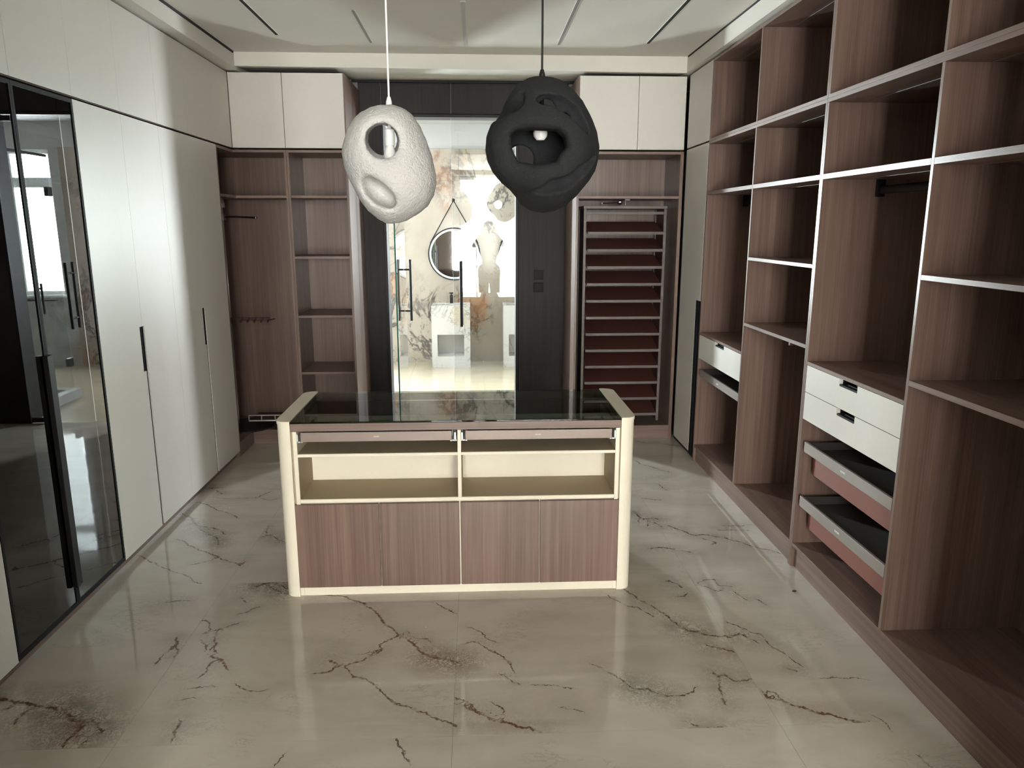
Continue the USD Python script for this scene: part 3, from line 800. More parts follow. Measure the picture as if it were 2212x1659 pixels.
t = T('upper_cabinet', 'pair of white upper doors above the shoe cabinet right of the glass door', 'upper cabinet', at=(1.255, 6.5, ZS))
t.add('body', box(.832, 1.680, YB + .020, 6.855, ZS, ZT - .002), 'wood_upright')
t.add('door', box(.832, 1.2985, YB, YB + .018, ZS + .001, ZT, .0012), 'lacquer')
t.add('door', box(1.3015, 1.679, YB, YB + .018, ZS + .001, ZT, .0012), 'lacquer')
t.add('side_panel', box(.820, .8315, YB + .004, 6.855, ZS, ZT), 'wood_upright')

# ------------------------------------------------------------------ right: narrow white cabinet, then open wardrobes
BX = 2.27
t = T('tall_cabinet', 'narrow tall white door with a black pull edge beside the shoe cabinet', 'cabinet', at=(1.98, 5.78, 0))
t.add('body', box(XR + .020, BX, 5.4785, 6.095, .04, 2.384), 'wood_upright')
t.add('plinth', box(XR + .020, BX, 5.4785, 6.095, 0, .04), 'dark_wood_across')
t.add('filler', box(XR + .010, XR + .020, 6.045, 6.100, .04, 2.384), 'shadow_gap')
d = t.add('door', prism([(5.600, .04), (6.043, .04), (6.043, 2.390), (5.484, 2.390), (5.484, 1.246), (5.600, 1.246)], XR, XR + .018, 'x'), 'lacquer')
t.add('handle', [box(XR + .014, XR + .019, 5.484, 5.600, .04, 1.246), box(XR + .001, XR + .014, 5.592, 5.597, .04, 1.246), box(XR + .004, XR + .014, 5.552, 5.560, .04, 1.246),
                 box(XR + .002, XR + .014, 5.486, 5.494, .04, 1.246)], 'black_profile', parent=d, label='black recessed pull profile')
t = T('upper_cabinet', 'narrow white upper door in the right corner above the tall narrow door', 'upper cabinet', at=(1.98, 5.78, ZS + .005))
t.add('body', box(XR + .020, BX, 5.4785, 6.095, ZS + .005, ZT - .006), 'wood_upright')
t.add('door', box(XR, XR + .018, 5.484, 6.043, ZS + .006, ZT - .004, .0012), 'lacquer')

PT = .018


def rails(t, y0, y1, x=1.972, z=1.972):
    p = t.add('hanging_rail', prism(Polygon([(x + .011 * math.cos(a), z + .020 * math.sin(a)) for a in np.linspace(0, 2 * math.pi, 20, endpoint=False)]), y0 + .004, y1 - .004, 'y'), 'black_metal', label='dark oval hanging rail')
    for y in (y0, y1 - .012):
        t.add('bracket', box(x - .022, x + .022, y, y + .012, z - .032, z + .050, .003), 'black_metal', parent=p)


def led(t, y0, y1, z):
    t.add('light_strip', box(1.857, 1.865, y0, y1, z - .0015, z), 'strip_grey', label='thin aluminium light strip')


def tray(t, y0, y1, z0, z1, basket, writing=True):
    """Pull-out tray: metal front bar, fabric-lined box, runners, and a leather basket hanging below."""
    a, b = y0 + .006, y1 - .040
    p = t.add('pull_out_tray', [box(XR + .002, XR + .016, a, b, z0, z1, .0015)], 'tray_metal', label='pull-out tray with a brushed metal front')
    t.add('tray_base', [box(XR + .016, 2.22, a + .01, b - .01, z0 + .004, z0 + .010), box(XR + .016, 2.22, a + .006, a + .014, z0 + .004, z1 - .004),
                        box(XR + .016, 2.22, b - .014, b - .006, z0 + .004, z1 - .004), box(2.212, 2.22, a + .014, b - .014, z0 + .01, z1 - .004)], 'tray_fabric', parent=p)
    t.add('runner', [box(XR + .02, 2.22, b + .002, y1 - .002, z0 - .012, z0 + .02), box(XR + .02, 2.22, y0, a + .004, z0 - .012, z0 + .0)], 'slide_metal', parent=p)
    if writing:
        w = meshkit.text_mesh('NUOMI', .009, .0006)
        w.apply_translation([-w.bounds.mean(0)[0], -w.bounds.mean(0)[1], 0])
        v = w.vertices.copy()
        w.vertices = np.stack([XR + .0018 - v[:, 2], (a + b) / 2 - v[:, 0], (z0 + z1) / 2 + v[:, 1]], 1)
        w.invert() if w.volume < 0 else None
        t.add('lettering', w, 'lettering', parent=p)
    if basket:
        o = .030
        q = [(a + o, z0), (b - .012, z0), (b - .022, z0 - .120), (a + o + .03, z0 - .120), (a + o + .012, z0 - .100)]
        outer = prism(q, XR + .050, XR + .056, 'x')
        back = prism(q, 2.14, 2.146, 'x')
        base = box(XR + .056, 2.14, a + o + .03, b - .022, z0 - .120, z0 - .114)
        s1 = prism([(a + o, z0), (a + o + .012, z0 - .100), (a + o + .03, z0 - .120), (a + o + .036, z0 - .116), (a + o + .018, z0 - .098), (a + o + .006, z0)], XR + .056, 2.14, 'x')
        s2 = prism([(b - .012, z0), (b - .022, z0 - .120), (b - .028, z0 - .120), (b - .018, z0)], XR + .056, 2.14, 'x')
        t.add('leather_basket', [outer, back, base, s1, s2], 'leather', parent=p, label='red-brown leather basket under the tray')


def drawer(t, y0, y1, z0, z1, n0, n1, nd):
    """White drawer front with a notch at the top edge that shows a black finger pull."""
    f = t.add('drawer', prism([(y0 + .001, z0), (y1 - .001, z0), (y1 - .001, z1), (n1, z1), (n1, z1 - nd), (n0, z1 - nd), (n0, z1), (y0 + .001, z1)], XR + .001, XR + .019, 'x'), 'lacquer', label='white drawer front')
    t.add('handle', [box(XR + .003, XR + .019, n0 + .001, n1 - .001, z1 - nd, z1 - nd + .009), box(XR + .046, XR + .050, n0 - .01, n1 + .01, z1 - nd, z1), box(XR + .019, XR + .046, n0 - .01, n1 + .01, z1 - nd, z1 - nd + .003),
                     box(XR + .019, XR + .046, n0 - .01, n0 - .001, z1 - nd + .003, z1), box(XR + .019, XR + .046, n1 + .001, n1 + .01, z1 - nd + .003, z1), box(XR + .024, XR + .028, n0 + .001, n1 - .001, z1 - nd + .003, z1 - nd + .014)], 'black_profile', parent=f, label='black finger pull')
    t.add('drawer_box', [box(XR + .052, 2.20, y0 + .012, y0 + .024, z0 + .012, z1 - .02), box(XR + .052, 2.20, y1 - .024, y1 - .012, z0 + .012, z1 - .02),
                         box(XR + .052, 2.20, y0 + .024, y1 - .024, z0 + .012, z0 + .020)], 'taupe', parent=f)


def open_unit(y0, div, y1, label, shelves_far, shelves_near):
    """Two bays with a divider; y0 nearest."""
    t = T('open_wardrobe', label, 'wardrobe', at=(1.98, (y0 + y1) / 2, 0))
    t.add('side_panel', box(XR, BX, y0, y0 + PT, 0, 2.376, .0008), 'wood_upright')
    t.add('side_panel', box(XR, BX, y1 - PT, y1, 0, 2.376, .0008), 'wood_upright')
    t.add('divider', box(XR, BX, div - PT / 2, div + PT / 2, .135, 2.376, .0008), 'wood_upright')
    t.add('back_panel', box(BX, BX + .010, y0, y1, .117, 2.394), 'wood_upright')
    t.add('top_panel', box(XR, BX, y0, y1, 2.3762, 2.3942, .0008), 'wood_deep')
    t.add('bottom_panel', box(XR + .001, BX, y0 + PT, y1 - PT, .117, .135, .0008), 'wood_deep')
    t.add('plinth', box(XR + .018, XR + .034, y0 + PT, y1 - PT, 0, .117, .0008), 'wood_deep')
    bays = ((y0 + PT, div - PT / 2, shelves_near), (div + PT / 2, y1 - PT, shelves_far))
    for a, b, sh in bays:
        for z, th in sh:
            t.add('shelf', box(XR, BX, a, b, z - th / 2, z + th / 2, .0008), 'wood_deep')
        led(t, a, b, 2.3762)
        led(t, a, b, sh[0][0] - sh[0][1] / 2)
    return t, bays


tA, bA = open_unit(3.6455, 4.560, 5.475, 'farther open dark wood wardrobe with one white drawer beside the narrow white door',
                   [(2.034, .025), (1.009, .018)], [(2.034, .025), (1.603, .020), (1.196, .020)])
a, b = bA[1][:2]
drawer(tA, a, b, .820, .998, 4.900, 5.085, .028)
tray(tA, a, b, .686, .740, False)
rails(tA, a, b)
tA.add('bracket', box(1.668 + .03, 1.70 + .02, 3.88, 3.90, 1.165, 1.186, .002), 'leather_dark')
tB, bB = open_unit(1.820, 2.750, 3.6445, 'nearer open dark wood wardrobe with two white drawers and two leather trays',
                   [(2.034, .025), (1.117, .018)], [(2.034, .025), (1.610, .020), (1.200, .022)])
a, b = bB[1][:2]
drawer(tB, a, b, .969, 1.106, 3.118, 3.284, .034)
drawer(tB, a, b, .825, .966, 3.118, 3.284, .034)
tray(tB, a, b, .658, .712, True)
tray(tB, a, b, .361, .417, True)
rails(tB, a, b)
for y0, dv, y1, lab in ((3.6455, 4.560, 5.475, 'open wood upper boxes above the farther open wardrobe'), (1.820, 2.750, 3.6445, 'open wood upper boxes above the nearer open wardrobe')):
    t = T('open_upper_cabinet', lab, 'upper cabinet', at=(1.98, (y0 + y1) / 2, 2.3945))
    for y in (y0, y1 - PT):
        t.add('side_panel', box(XR, BX, y, y + PT, 2.4125, 2.933, .0008), 'wood_upright')
    t.add('divider', box(XR, BX, dv - PT / 2, dv + PT / 2, 2.4125, 2.933, .0008), 'wood_upright')
    t.add('bottom_panel', box(XR, BX, y0, y1, 2.3945, 2.4125, .0008), 'wood_deep')
    t.add('top_panel', box(XR, BX, y0, y1, 2.933, 2.951, .0008), 'wood_deep')
    t.add('back_panel', box(BX, BX + .010, y0, y1, 2.3945, 2.951), 'wood_upright')
    led(t, y0 + PT, dv - PT / 2, 2.933)
    led(t, dv + PT / 2, y1 - PT, 2.933)

# ------------------------------------------------------------------ island
IX0, IX1, IY0, IY1 = -.955, .765, 3.410, 4.065
t = T('island', 'cream island cabinet with a dark glass top and wood doors, standing mid-room', 'island', at=(-.095, 3.74, 0))


def side_slab(x_in, x_out, z0, z1, y0, y1, r):
    """End slab whose two outer corners are rounded."""
    s = 1 if x_out > x_in else -1
    pts = [(x_in, y0)]
    pts += [(x_out - s * r + s * r * math.sin(a), y0 + r - r * math.cos(a)) for a in np.linspace(0, math.pi / 2, 12)]
    pts += [(x_out - s * r + s * r * math.cos(a), y1 - r + r * math.sin(a)) for a in np.linspace(0, math.pi / 2, 12)]
    pts += [(x_in, y1)]
    return prism(Polygon(pts), z0, z1, 'z')


for xi, xo in ((-.886, IX0), (.695, IX1)):
    s = 1 if xo > xi else -1
    p = t.add('end_panel', side_slab(xi, xo, 0, .882, IY0, IY1, .052), 'ivory', smooth=30)
    t.add('cap', side_slab(xi, xo + s * .003, .8825, .898, IY0 - .003, IY1 + .003, .055), 'ivory', smooth=30, parent=p)
t.add('rail', box(-.8855, .6945, IY0 + .002, IY0 + .022, .848, .886, .001), 'wood_across', label='walnut rail under the glass')
t.add('rail', box(-.8855, .6945, IY1 - .022, IY1 - .002, .848, .886, .001), 'wood_across')
t.add('glass_top', box(-.8845, .6935, IY0 + .001, IY1 - .001, .8865, .8945, .001), 'table_glass', label='dark tinted glass top')
t.add('glass_bed', [box(-.884, -.862, IY0 + .022, IY1 - .022, .866, .8864), box(.671, .693, IY0 + .022, IY1 - .022, .866, .8864)], 'taupe')
BK = 3.70
t.add('stile', box(-.877, -.858, IY0 + .006, BK, .046, .846, .001), 'ivory')
t.add('stile', box(.670, .689, IY0 + .006, BK, .046, .846, .001), 'ivory')
t.add('stile', box(-.0965, -.0795, IY0 + .006, BK, .5065, .846, .001), 'ivory')
t.add('side_filler', [box(-.8855, -.877, IY0 + .014, BK, .483, .846), box(.689, .6945, IY0 + .014, BK, .483, .846)], 'taupe')
for a, b in ((-.858, -.0965), (-.0795, .670)):
    t.add('shelf', box(a, b, IY0 + .006, BK, .7195, .734, .001), 'ivory')
    t.add('back_board', box(a, b, BK, BK + .012, .5065, .846), 'ivory')
t.add('back_board', box(-.8855, .6945, IY1 - .040, IY1 - .024, .046, .846), 'wood_upright')
t.add('counter_board', box(-.8578, .6698, IY0 + .006, BK, .488, .506, .001), 'ivory')
t.add('lining', [box(a + .0005, b - .0005, IY0 + .010, BK, .5062, .5072) for a, b in ((-.858, -.0965), (-.0795, .670))], 'taupe', label='taupe lined shelf surface')
t.add('lining', [box(a + .0005, b - .0005, IY0 + .010, BK, .7342, .7352) for a, b in ((-.858, -.0965), (-.0795, .670))], 'taupe')
for a in (-.8578, -.0977, -.0793, .6686):
    t.add('side_lining', box(a, a + .0011, IY0 + .008, BK, .5075, .719), 'taupe')
for a, b in ((-.887, -.4838), (-.4818, -.0925), (-.0865, .3015), (.3045, .694)):
    t.add('door', box(a + .001, b - .001, IY0 - .002, IY0 + .016, .0475, .4815, .0015), 'wood_upright', label='walnut veneer door')
t.add('body', box(-.877, .689, IY0 + .020, IY1 - .045, .0455, .4875), 'ivory')
t.add('plinth', box(-.866, .678, IY0 + .012, IY1 - .05, 0, .0455), 'ivory')
t.add('foot', box(-.8855, -.8665, IY0 + .010, IY0 + .03, 0, .0455), 'ivory')
t.add('foot', box(.6785, .6945, IY0 + .010, IY0 + .03, 0, .0455), 'ivory')
for a, b, side in ((-.841, -.1235, 1), (-.0578, .652, -1)):
    p = t.add('accessory_tray', box(a, b, IY0 + .010, IY0 + .022, .794, .8405, .0012), 'tray_metal_brown', label='shallow pull-out jewellery tray')
    t.add('tray_box', [box(a + .004, b - .004, IY0 + .022, BK - .02, .796, .801), box(a + .004, a + .012, IY0 + .022, BK - .02, .801, .838), box(b - .012, b - .004, IY0 + .022, BK - .02, .801, .838)] +
          [box(a + .012, b - .012, y, y + .006, .801, .826) for y in (3.50, 3.59, 3.67)] + [box(x, x + .006, IY0 + .022, BK - .02, .801, .826) for x in np.linspace(a + .1, b - .1, 6)], 'tray_fabric', parent=p)
    w = meshkit.text_mesh('NUOMI', .0052, .0005)
    w.apply_translation([-w.bounds.mean(0)[0], -w.bounds.mean(0)[1], 0])
    v = w.vertices.copy()
    cx = -.482 if side == 1 else .292
    w.vertices = np.stack([cx + v[:, 0], IY0 + .0100 - v[:, 2], .8175 + v[:, 1]], 1)
    if w.volume < 0:
        w.invert()
    t.add('lettering', w, 'lettering', parent=p)
    for e, o in ((a, -1), (b, 1)):
        x = e + o * .012
        inner = (side == 1 and e == b) or (side == -1 and e == a)
        m = 'slide_bright' if inner else 'slide_metal'
        t.add('runner', [box(min(x, x + o * .008), max(x, x + o * .008), IY0 + .012, BK - .02, .793, .832), box(min(e + o * .002, x + o * .012), max(e + o * .002, x + o * .012), IY0 + .012, BK - .02, .7905, .7965)], m, parent=p)
        t.add('runner_clip', box(min(e - o * .008, e + o * 0.0), max(e - o * .008, e), IY0 + .02, IY0 + .05, .7875, .7935), 'slide_metal', parent=p)

# ------------------------------------------------------------------ glass door leaves
PIV = (.362, 6.872)


def handles(t, cx, cy, nx, ny, parent=None):
    """Black bar pair through the glass at (cx, cy); (nx, ny) is the glass normal."""
    for s in (-1, 1):
        ox, oy = cx + s * nx * .062, cy + s * ny * .062
        t.add('handle', [cyl((ox, oy, .888), (ox, oy, 1.484), .0125, 18)] +
              [cyl((cx + s * nx * .006, cy + s * ny * .006, z), (ox, oy, z), .009, 12) for z in (.984, 1.386)], 'black_metal', label='tall black pull bar')


TH = math.radians(-.92)
door = T('door_1', kind='structure', at=(PIV[0], PIV[1], 0), rz=math.degrees(TH))
dx, dy = math.cos(TH), math.sin(TH)
R = trimesh.transformations.rotation_matrix(TH, [0, 0, 1], [PIV[0], PIV[1], 0])


def turned(m):
    m = m.copy() if isinstance(m, trimesh.Trimesh) else trimesh.util.concatenate(m)
    m.apply_transform(R)
    return m


door.add('glass', turned(box(PIV[0] - .570, PIV[0] - .002, PIV[1] - .006, PIV[1] + .006, .012, 2.728)), 'clear_glass')
for z0, z1 in ((.010, .056), (2.684, 2.730)):
    door.add('patch_fitting', turned(box(PIV[0] - .165, PIV[0] - .001, PIV[1] - .014, PIV[1] + .014, z0, z1, .002)), 'pivot_black', label='black pivot patch')
hx, hy = PIV[0] - .497 * dx, PIV[1] - .497 * dy
handles(door, hx, hy, -dy, dx)
door.add('edge', turned(box(PIV[0] - .5708, PIV[0] - .570, PIV[1] - .006, PIV[1] + .006, .012, 2.728)), 'white_paint')
door = T('door_2', kind='structure', at=(-.722, 6.86, 0), rz=86.9)
R = trimesh.transformations.rotation_matrix(math.radians(86.9), [0, 0, 1], [-.722, 6.86, 0])
door.add('glass', turned(box(-.782, -.212, 6.854, 6.866, .012, 2.728)), 'clear_glass')
door.add('edge', turned(box(-.7830, -.782, 6.854, 6.866, .012, 2.728)), 'glass_edge', label='green polished glass edge')
for z0, z1 in ((.010, .056), (2.684, 2.730)):
    door.add('patch_fitting', turned(box(-.783, -.622, 6.846, 6.874, z0, z1, .002)), 'pivot_black', label='black pivot patch')
u = np.array([math.cos(math.radians(86.9)), math.sin(math.radians(86.9))])
c = np.array([-.722, 6.86]) + .432 * u
handles(door, c[0], c[1], -u[1], u[0])

# ------------------------------------------------------------------ switches
for z, lab in ((1.315, 'upper of the two square black wall switches right of the glass door'), (1.200, 'lower of the two square black wall switches right of the glass door')):
    t = T('light_switch', lab, 'light switch', at=(.58, 6.866, z))
    x0 = .536 if z > 1.3 else .5345
    t.add('plate', box(x0, x0 + .089, 6.857, 6.8658, z, z + .088, .0015), 'switch_black')
    t.add('rocker', box(x0 + .006, x0 + .083, 6.8545, 6.857, z + .006, z + .082, .0015), 'switch_black')

# ------------------------------------------------------------------ pendant lamps: hollow plaster shells with smooth holes
def polygon_depth(poly, X, Z):
    """Signed distance to a 2-D outline, positive inside."""
    P = Polygon(poly).buffer(0)
    pts = shapely.points(X.ravel(), Z.ravel())
    d = shapely.distance(P.exterior, pts)
    return np.where(shapely.contains_xy(P, X.ravel(), Z.ravel()), d, -d).reshape(X.shape)


def smax(a, b, k):
    h = np.clip(.5 + .5 * (a - b) / k, 0, 1)
    return b + (a - b) * h + k * h * (1 - h)


def smin(a, b, k):
    return -smax(-a, -b, k)


def chain(X, Y, Z, pts, radii):
    d = np.full(X.shape, 9.0)
    for (p, q, ra, rb) in zip(pts[:-1], pts[1:], radii[:-1], radii[1:]):
        p, q = np.array(p), np.array(q)
        u = q - p
        t = np.clip(((X - p[0]) * u[0] + (Y - p[1]) * u[1] + (Z - p[2]) * u[2]) / (u @ u), 0, 1)
        e = np.sqrt((X - p[0] - t * u[0]) ** 2 + (Y - p[1] - t * u[1]) ** 2 + (Z - p[2] - t * u[2]) ** 2) - (ra + (rb - ra) * t)
        d = smin(d, e, .012)
    return d


def ellipsoid(X, Y, Z, c, r, tilt=0.0):
    x, y, z = X - c[0], Y - c[1], Z - c[2]
    ca, sa = math.cos(tilt), math.sin(tilt)
    x, z = x * ca + z * sa, -x * sa + z * ca
    k0 = np.sqrt((x / r[0]) ** 2 + (y / r[1]) ** 2 + (z / r[2]) ** 2)
    k1 = np.sqrt((x / r[0] ** 2) ** 2 + (y / r[1] ** 2) ** 2 + (z / r[2] ** 2) ** 2) + 1e-9
    return k0 * (k0 - 1) / k1


def shell_grid(outline, D, Rr, lo, hi, h):
    ax = [np.arange(a, b, h) for a, b in zip(lo, hi)]
    X, Y, Z = np.meshgrid(*ax, indexing='ij')
    d2 = polygon_depth(outline, X[:, 0, :], Z[:, 0, :])[:, None, :] + 0 * Y
    u = 1 - np.minimum(d2 / Rr, 1.0)
    val = (np.sqrt(u * u + (Y / D) ** 2) - 1) * Rr
    return X, Y, Z, val


LY = 3.17
PX = 1 / 503.0
WC, BC = (-.349, 2.045), (.279, 2.122)


def seen(C, px, py, ox, oy, dep=0.0):
    """Point of the lamp centred on C that lies px, py steps of PX right of and above it when viewed from the camera's side, dep behind its middle plane."""
    k = (LY + dep) / LY
    return ((C[0] + (px - ox) * PX) * k - C[0], dep, 1.8 + (C[1] + (oy - py) * PX - 1.8) * k - C[1])


def front_y(outline, D, Rr, x, z):
    d = float(polygon_depth(outline, np.array([[x]]), np.array([[z]]))[0, 0])
    u = min(1.0, max(0.0, 1 - min(d / Rr, 1.0)))
    return -D * math.sqrt(max(0.0, 1 - u * u))


wp = lambda x, y, dep=0.0: seen(WC, 740 + x / 6.381, 225 + y / 6.381, 840, 354, dep)
wo = [(635, 75), (530, 83), (430, 105), (300, 170), (200, 255), (110, 390), (45, 560), (30, 680), (55, 850), (100, 980), (180, 1150), (250, 1300), (340, 1420), (450, 1510), (560, 1570), (680, 1575),
      (830, 1545), (1000, 1450), (1130, 1340), (1210, 1210), (1245, 1050), (1240, 930), (1200, 720), (1130, 520), (1050, 340), (960, 200), (860, 120), (740, 80)]
wo = [wp(x, y)[::2] for x, y in wo]
h = .0055
X, Y, Z, V = shell_grid(wo, .185, .175, (-.215, -.215, -.26), (.215, .215, .26), h)
S = smax(V, -smax(V + .045, -.035 - Z, .03), .022)
# through hole at the upper left with a wide soft rim, and a blind tilted one at the lower left
S = smax(S, -chain(X, Y, Z, [wp(545, 500, -.27), wp(550, 505, -.14), wp(560, 515, .0), wp(560, 510, .12), wp(555, 500, .26)], [.100, .054, .046, .052, .066]), .045)
S = smax(S, -ellipsoid(X, Y, Z, wp(480, 1175, -.130), (.080, .112, .042), -.66), .030)
lamp = surface_nets(S, np.array([X.min(), Y.min(), Z.min()]), h)
trimesh.smoothing.filter_taubin(lamp, iterations=10)
n = lamp.vertex_normals
lamp.vertices += n * ((meshkit.fbm(lamp.vertices * 60, 3, 5) - .5) * .0050 + (meshkit.fbm(lamp.vertices * 9, 2, 9) - .5) * .006)[:, None]
lamp.apply_translation((WC[0], LY, WC[1]))
t = T('pendant_lamp', 'white sculpted plaster pendant lamp with round holes, hanging on a white cord', 'pendant lamp', at=(WC[0], LY, WC[1] + .22))
t.add('shade', lamp, 'lamp_white', smooth=True)
zt = WC[1] + .236
t.add('cord', cyl((WC[0] + .006, LY, zt), (WC[0] + .006, LY, 3.08), .0042, 10), 'white_plastic', label='white cord')
t.add('cord_grip', lathe([(0, zt - .018), (.013, zt - .018), (.012, zt + .010), (.007, zt + .028), (0, zt + .028)], 18, (WC[0] + .006, LY, 0)), 'white_plastic')
t.add('socket', lathe([(0, 2.120), (.019, 2.120), (.020, 2.124), (.020, 2.182), (.017, 2.186), (0, 2.186)], 24, (WC[0] + .004, LY, 0)), 'white_plastic')
t.add('stem', cyl((WC[0] + .004, LY, 2.186), (WC[0] + .006, LY, zt - .012), .007, 12), 'white_plastic')
t.add('bulb', lathe([(0, 2.046), (.012, 2.049), (.024, 2.062), (.028, 2.080), (.022, 2.100), (.015, 2.121), (0, 2.121)], 24, (WC[0] + .004, LY, 0)), 'bulb_glass', smooth=40)
t.add('ceiling_cup', lathe([(0, 3.055), (.045, 3.055), (.05, 3.0795), (0, 3.0795)], 28, (WC[0] + .006, LY, 0)), 'white_plastic')

bo = [(720, 80), (640, 84), (560, 100), (450, 160), (360, 260), (290, 380), (225, 480), (170, 550), (130, 610), (80, 740), (68, 880), (90, 1010), (150, 1130), (250, 1250), (350, 1330), (430, 1420), (480, 1500), (600, 1570),
      (740, 1595), (860, 1580), (1000, 1520), (1150, 1390), (1280, 1230), (1350, 1120), (1385, 980), (1393, 850), (1360, 680), (1290, 520), (1190, 350), (1080, 230), (950, 130), (850, 95)]
bp = lambda x, y, dep=0.0: seen(BC, 1040 + x / 5.623, 165 + y / 5.623, 1170, 314, dep)
bo = [bp(x, y)[::2] for x, y in bo]
BD, BR = .225, .205
X, Y, Z, V = shell_grid(bo, BD, BR, (-.28, -.27, -.29), (.28, .27, .29), h)
S = smax(V, -(V + .055), .022)


def on_front(x, y, off):
    p = bp(x, y)
    return bp(x, y, front_y(bo, BD, BR, p[0], p[2]) + off)


# thick ring around the mouth, the mouth itself, and the hole in the back seen through it
ring = chain(X, Y, Z, [on_front(x, y, .050) for x, y in ((600, 575), (880, 590), (1050, 720), (1080, 900), (960, 1100), (720, 1180), (450, 1140), (310, 1020), (285, 850), (330, 690), (450, 600), (600, 575))], [.062, .062, .062, .062, .060, .060, .056, .050, .048, .050, .056, .062])
S = smin(S, ring, .030)
mouth = [bp(x, y)[::2] for x, y in ((335, 760), (400, 705), (600, 700), (860, 712), (945, 780), (965, 900), (880, 990), (845, 1065), (620, 1090), (420, 1055), (350, 920))]
M = -polygon_depth(mouth, X[:, 0, :], Z[:, 0, :])[:, None, :] + .004 + 0 * Y
S = smax(S, -np.maximum(M, Y + .02), .036)
S = smax(S, -chain(X, Y, Z, [bp(475, 985, .06), bp(475, 985, .30)], [.056, .060]), .016)
# grooves that part the ring from the outer band
for pts, rad in (([(200, 490, .004), (330, 440, .0), (420, 385, .0), (470, 310, .004)], [.034, .044, .042, .022]),
                 ([(715, 340, .010), (750, 385, .022), (860, 420, .024), (950, 450, .010)], [.020, .027, .026, .014]),
                 ([(800, 345, .004), (950, 400, .0), (1080, 500, .0), (1160, 620, .002), (1215, 740, .008)], [.024, .038, .040, .034, .016]),
                 ([(690, 1335, .010), (850, 1290, .004), (1030, 1225, .002), (1170, 1110, .004), (1300, 970, .010)], [.016, .031, .037, .032, .016])):
    S = smax(S, -chain(X, Y, Z, [on_front(*p) for p in pts], rad), .016)
S = smax(S, -chain(X, Y, Z, [on_front(760, 390, .02), bp(850, 400, .30)], [.022, .050]), .012)
lamp = surface_nets(S, np.array([X.min(), Y.min(), Z.min()]), h)
trimesh.smoothing.filter_taubin(lamp, iterations=10)
n = lamp.vertex_normals
lamp.vertices += n * ((meshkit.fbm(lamp.vertices * 45, 3, 15) - .5) * .0022)[:, None]
lamp.apply_translation((BC[0], LY, BC[1]))
t = T('pendant_lamp', 'black sculpted pendant lamp with a wide mouth-like opening, hanging on a black cord', 'pendant lamp', at=(BC[0], LY, BC[1] + .23))
t.add('shade', lamp, 'lamp_black', smooth=True)
zt = BC[1] + .268
t.add('cord', cyl((BC[0] - .003, LY, zt), (BC[0] - .003, LY, 3.08), .0042, 10), 'black_metal', label='black cord')
t.add('cord_grip', lathe([(0, zt - .018), (.013, zt - .018), (.012, zt + .010), (.007, zt + .028), (0, zt + .028)], 18, (BC[0] - .003, LY, 0)), 'black_metal')
t.add('socket', lathe([(0, 2.190), (.021, 2.190), (.022, 2.196), (.022, 2.262), (.018, 2.268), (0, 2.268)], 24, (BC[0] - .003, LY - .02, 0)), 'black_metal')
t.add('stem', cyl((BC[0] - .003, LY - .02, 2.268), (BC[0] - .003, LY, zt - .012), .007, 12), 'black_metal')
t.add('bulb', lathe([(0, 2.140), (.016, 2.143), (.028, 2.158), (.030, 2.172), (.026, 2.184), (.018, 2.1895), (0, 2.1895)], 24, (BC[0] - .010, LY - .02, 0)), 'bulb_glass', smooth=40)
t.add('ceiling_cup', lathe([(0, 3.055), (.045, 3.055), (.05, 3.0795), (0, 3.0795)], 28, (BC[0] - .003, LY, 0)), 'black_metal')

# ------------------------------------------------------------------ bathroom beyond the glass door
BW = 9.892
bf = T('floor_bathroom', kind='structure')
bf.add('underlay', box(-2.8, 2.75, 6.8765, 9.91, -0.06, -.0105), 'grout')
for a, b in ((-2.8, -1.71), (-1.71, -.81), (-.81, .09), (.09, .99), (.99, 1.89), (1.89, 2.75)):
    for c, d in ((6.8765, 7.66), (7.66, 8.56), (8.56, 9.46), (9.46, 9.905)):
        bf.add('tile', box(a + .0006, b - .0006, c + .0006, d - .0006, -.010, 0), 'bath_floor')
WIN = ((1.545, 2.105), (-2.66, -2.10))
WZ = (.925, 2.735)
w = T('wall_bathroom_back', kind='structure', at=(0, 10.0, 0))
xs = [-2.8, -2.66, -2.10, 1.545, 2.105, 2.75]
w.add('masonry', [box(xs[0], xs[1], 9.908, 10.10, 0, 3.07), box(xs[2], xs[3], 9.908, 10.10, 0, 3.07), box(xs[4], xs[5], 9.908, 10.10, 0, 3.07)] +
      [box(a, b, 9.908, 10.10, z0, z1) for a, b in WIN for z0, z1 in ((0, WZ[0]), (WZ[1], 3.07))], 'bath_paint')
for a, b in ((-1.43, -.2005), (-.1995, 1.000), (1.001, 1.43)):
    for z0, z1 in ((0, 2.372), (2.373, 2.766)):
        w.add('marble_slab', box(a + .0006, b - .0006, BW, 9.9075, z0 + .0005, z1 - .0005), 'wall_marble')
for a, b in ((-2.8, -2.66), (-2.10, -1.4305), (1.4305, 1.545), (2.105, 2.75)):
    w.add('marble_slab', box(a + .0006, b - .0006, BW, 9.9075, 0, 2.766), 'grey_marble')
for a, b in WIN:
    w.add('marble_slab', box(a, b, BW, 9.9075, 0, WZ[0]), 'grey_marble')
solo('wall_bathroom_left', box(-2.92, -2.80, 7.05, 10.1, 0, 3.07), 'grey_marble', kind='structure')
solo('wall_bathroom_right', box(2.75, 2.87, 7.05, 10.1, 0, 3.07), 'grey_marble', kind='structure')
solo('ceiling_bathroom', box(-2.92, 2.87, 7.05, 10.1, 3.07, 3.14), 'bath_paint', kind='structure')
plain('white_frame', (0.78, 0.80, 0.80), .4)
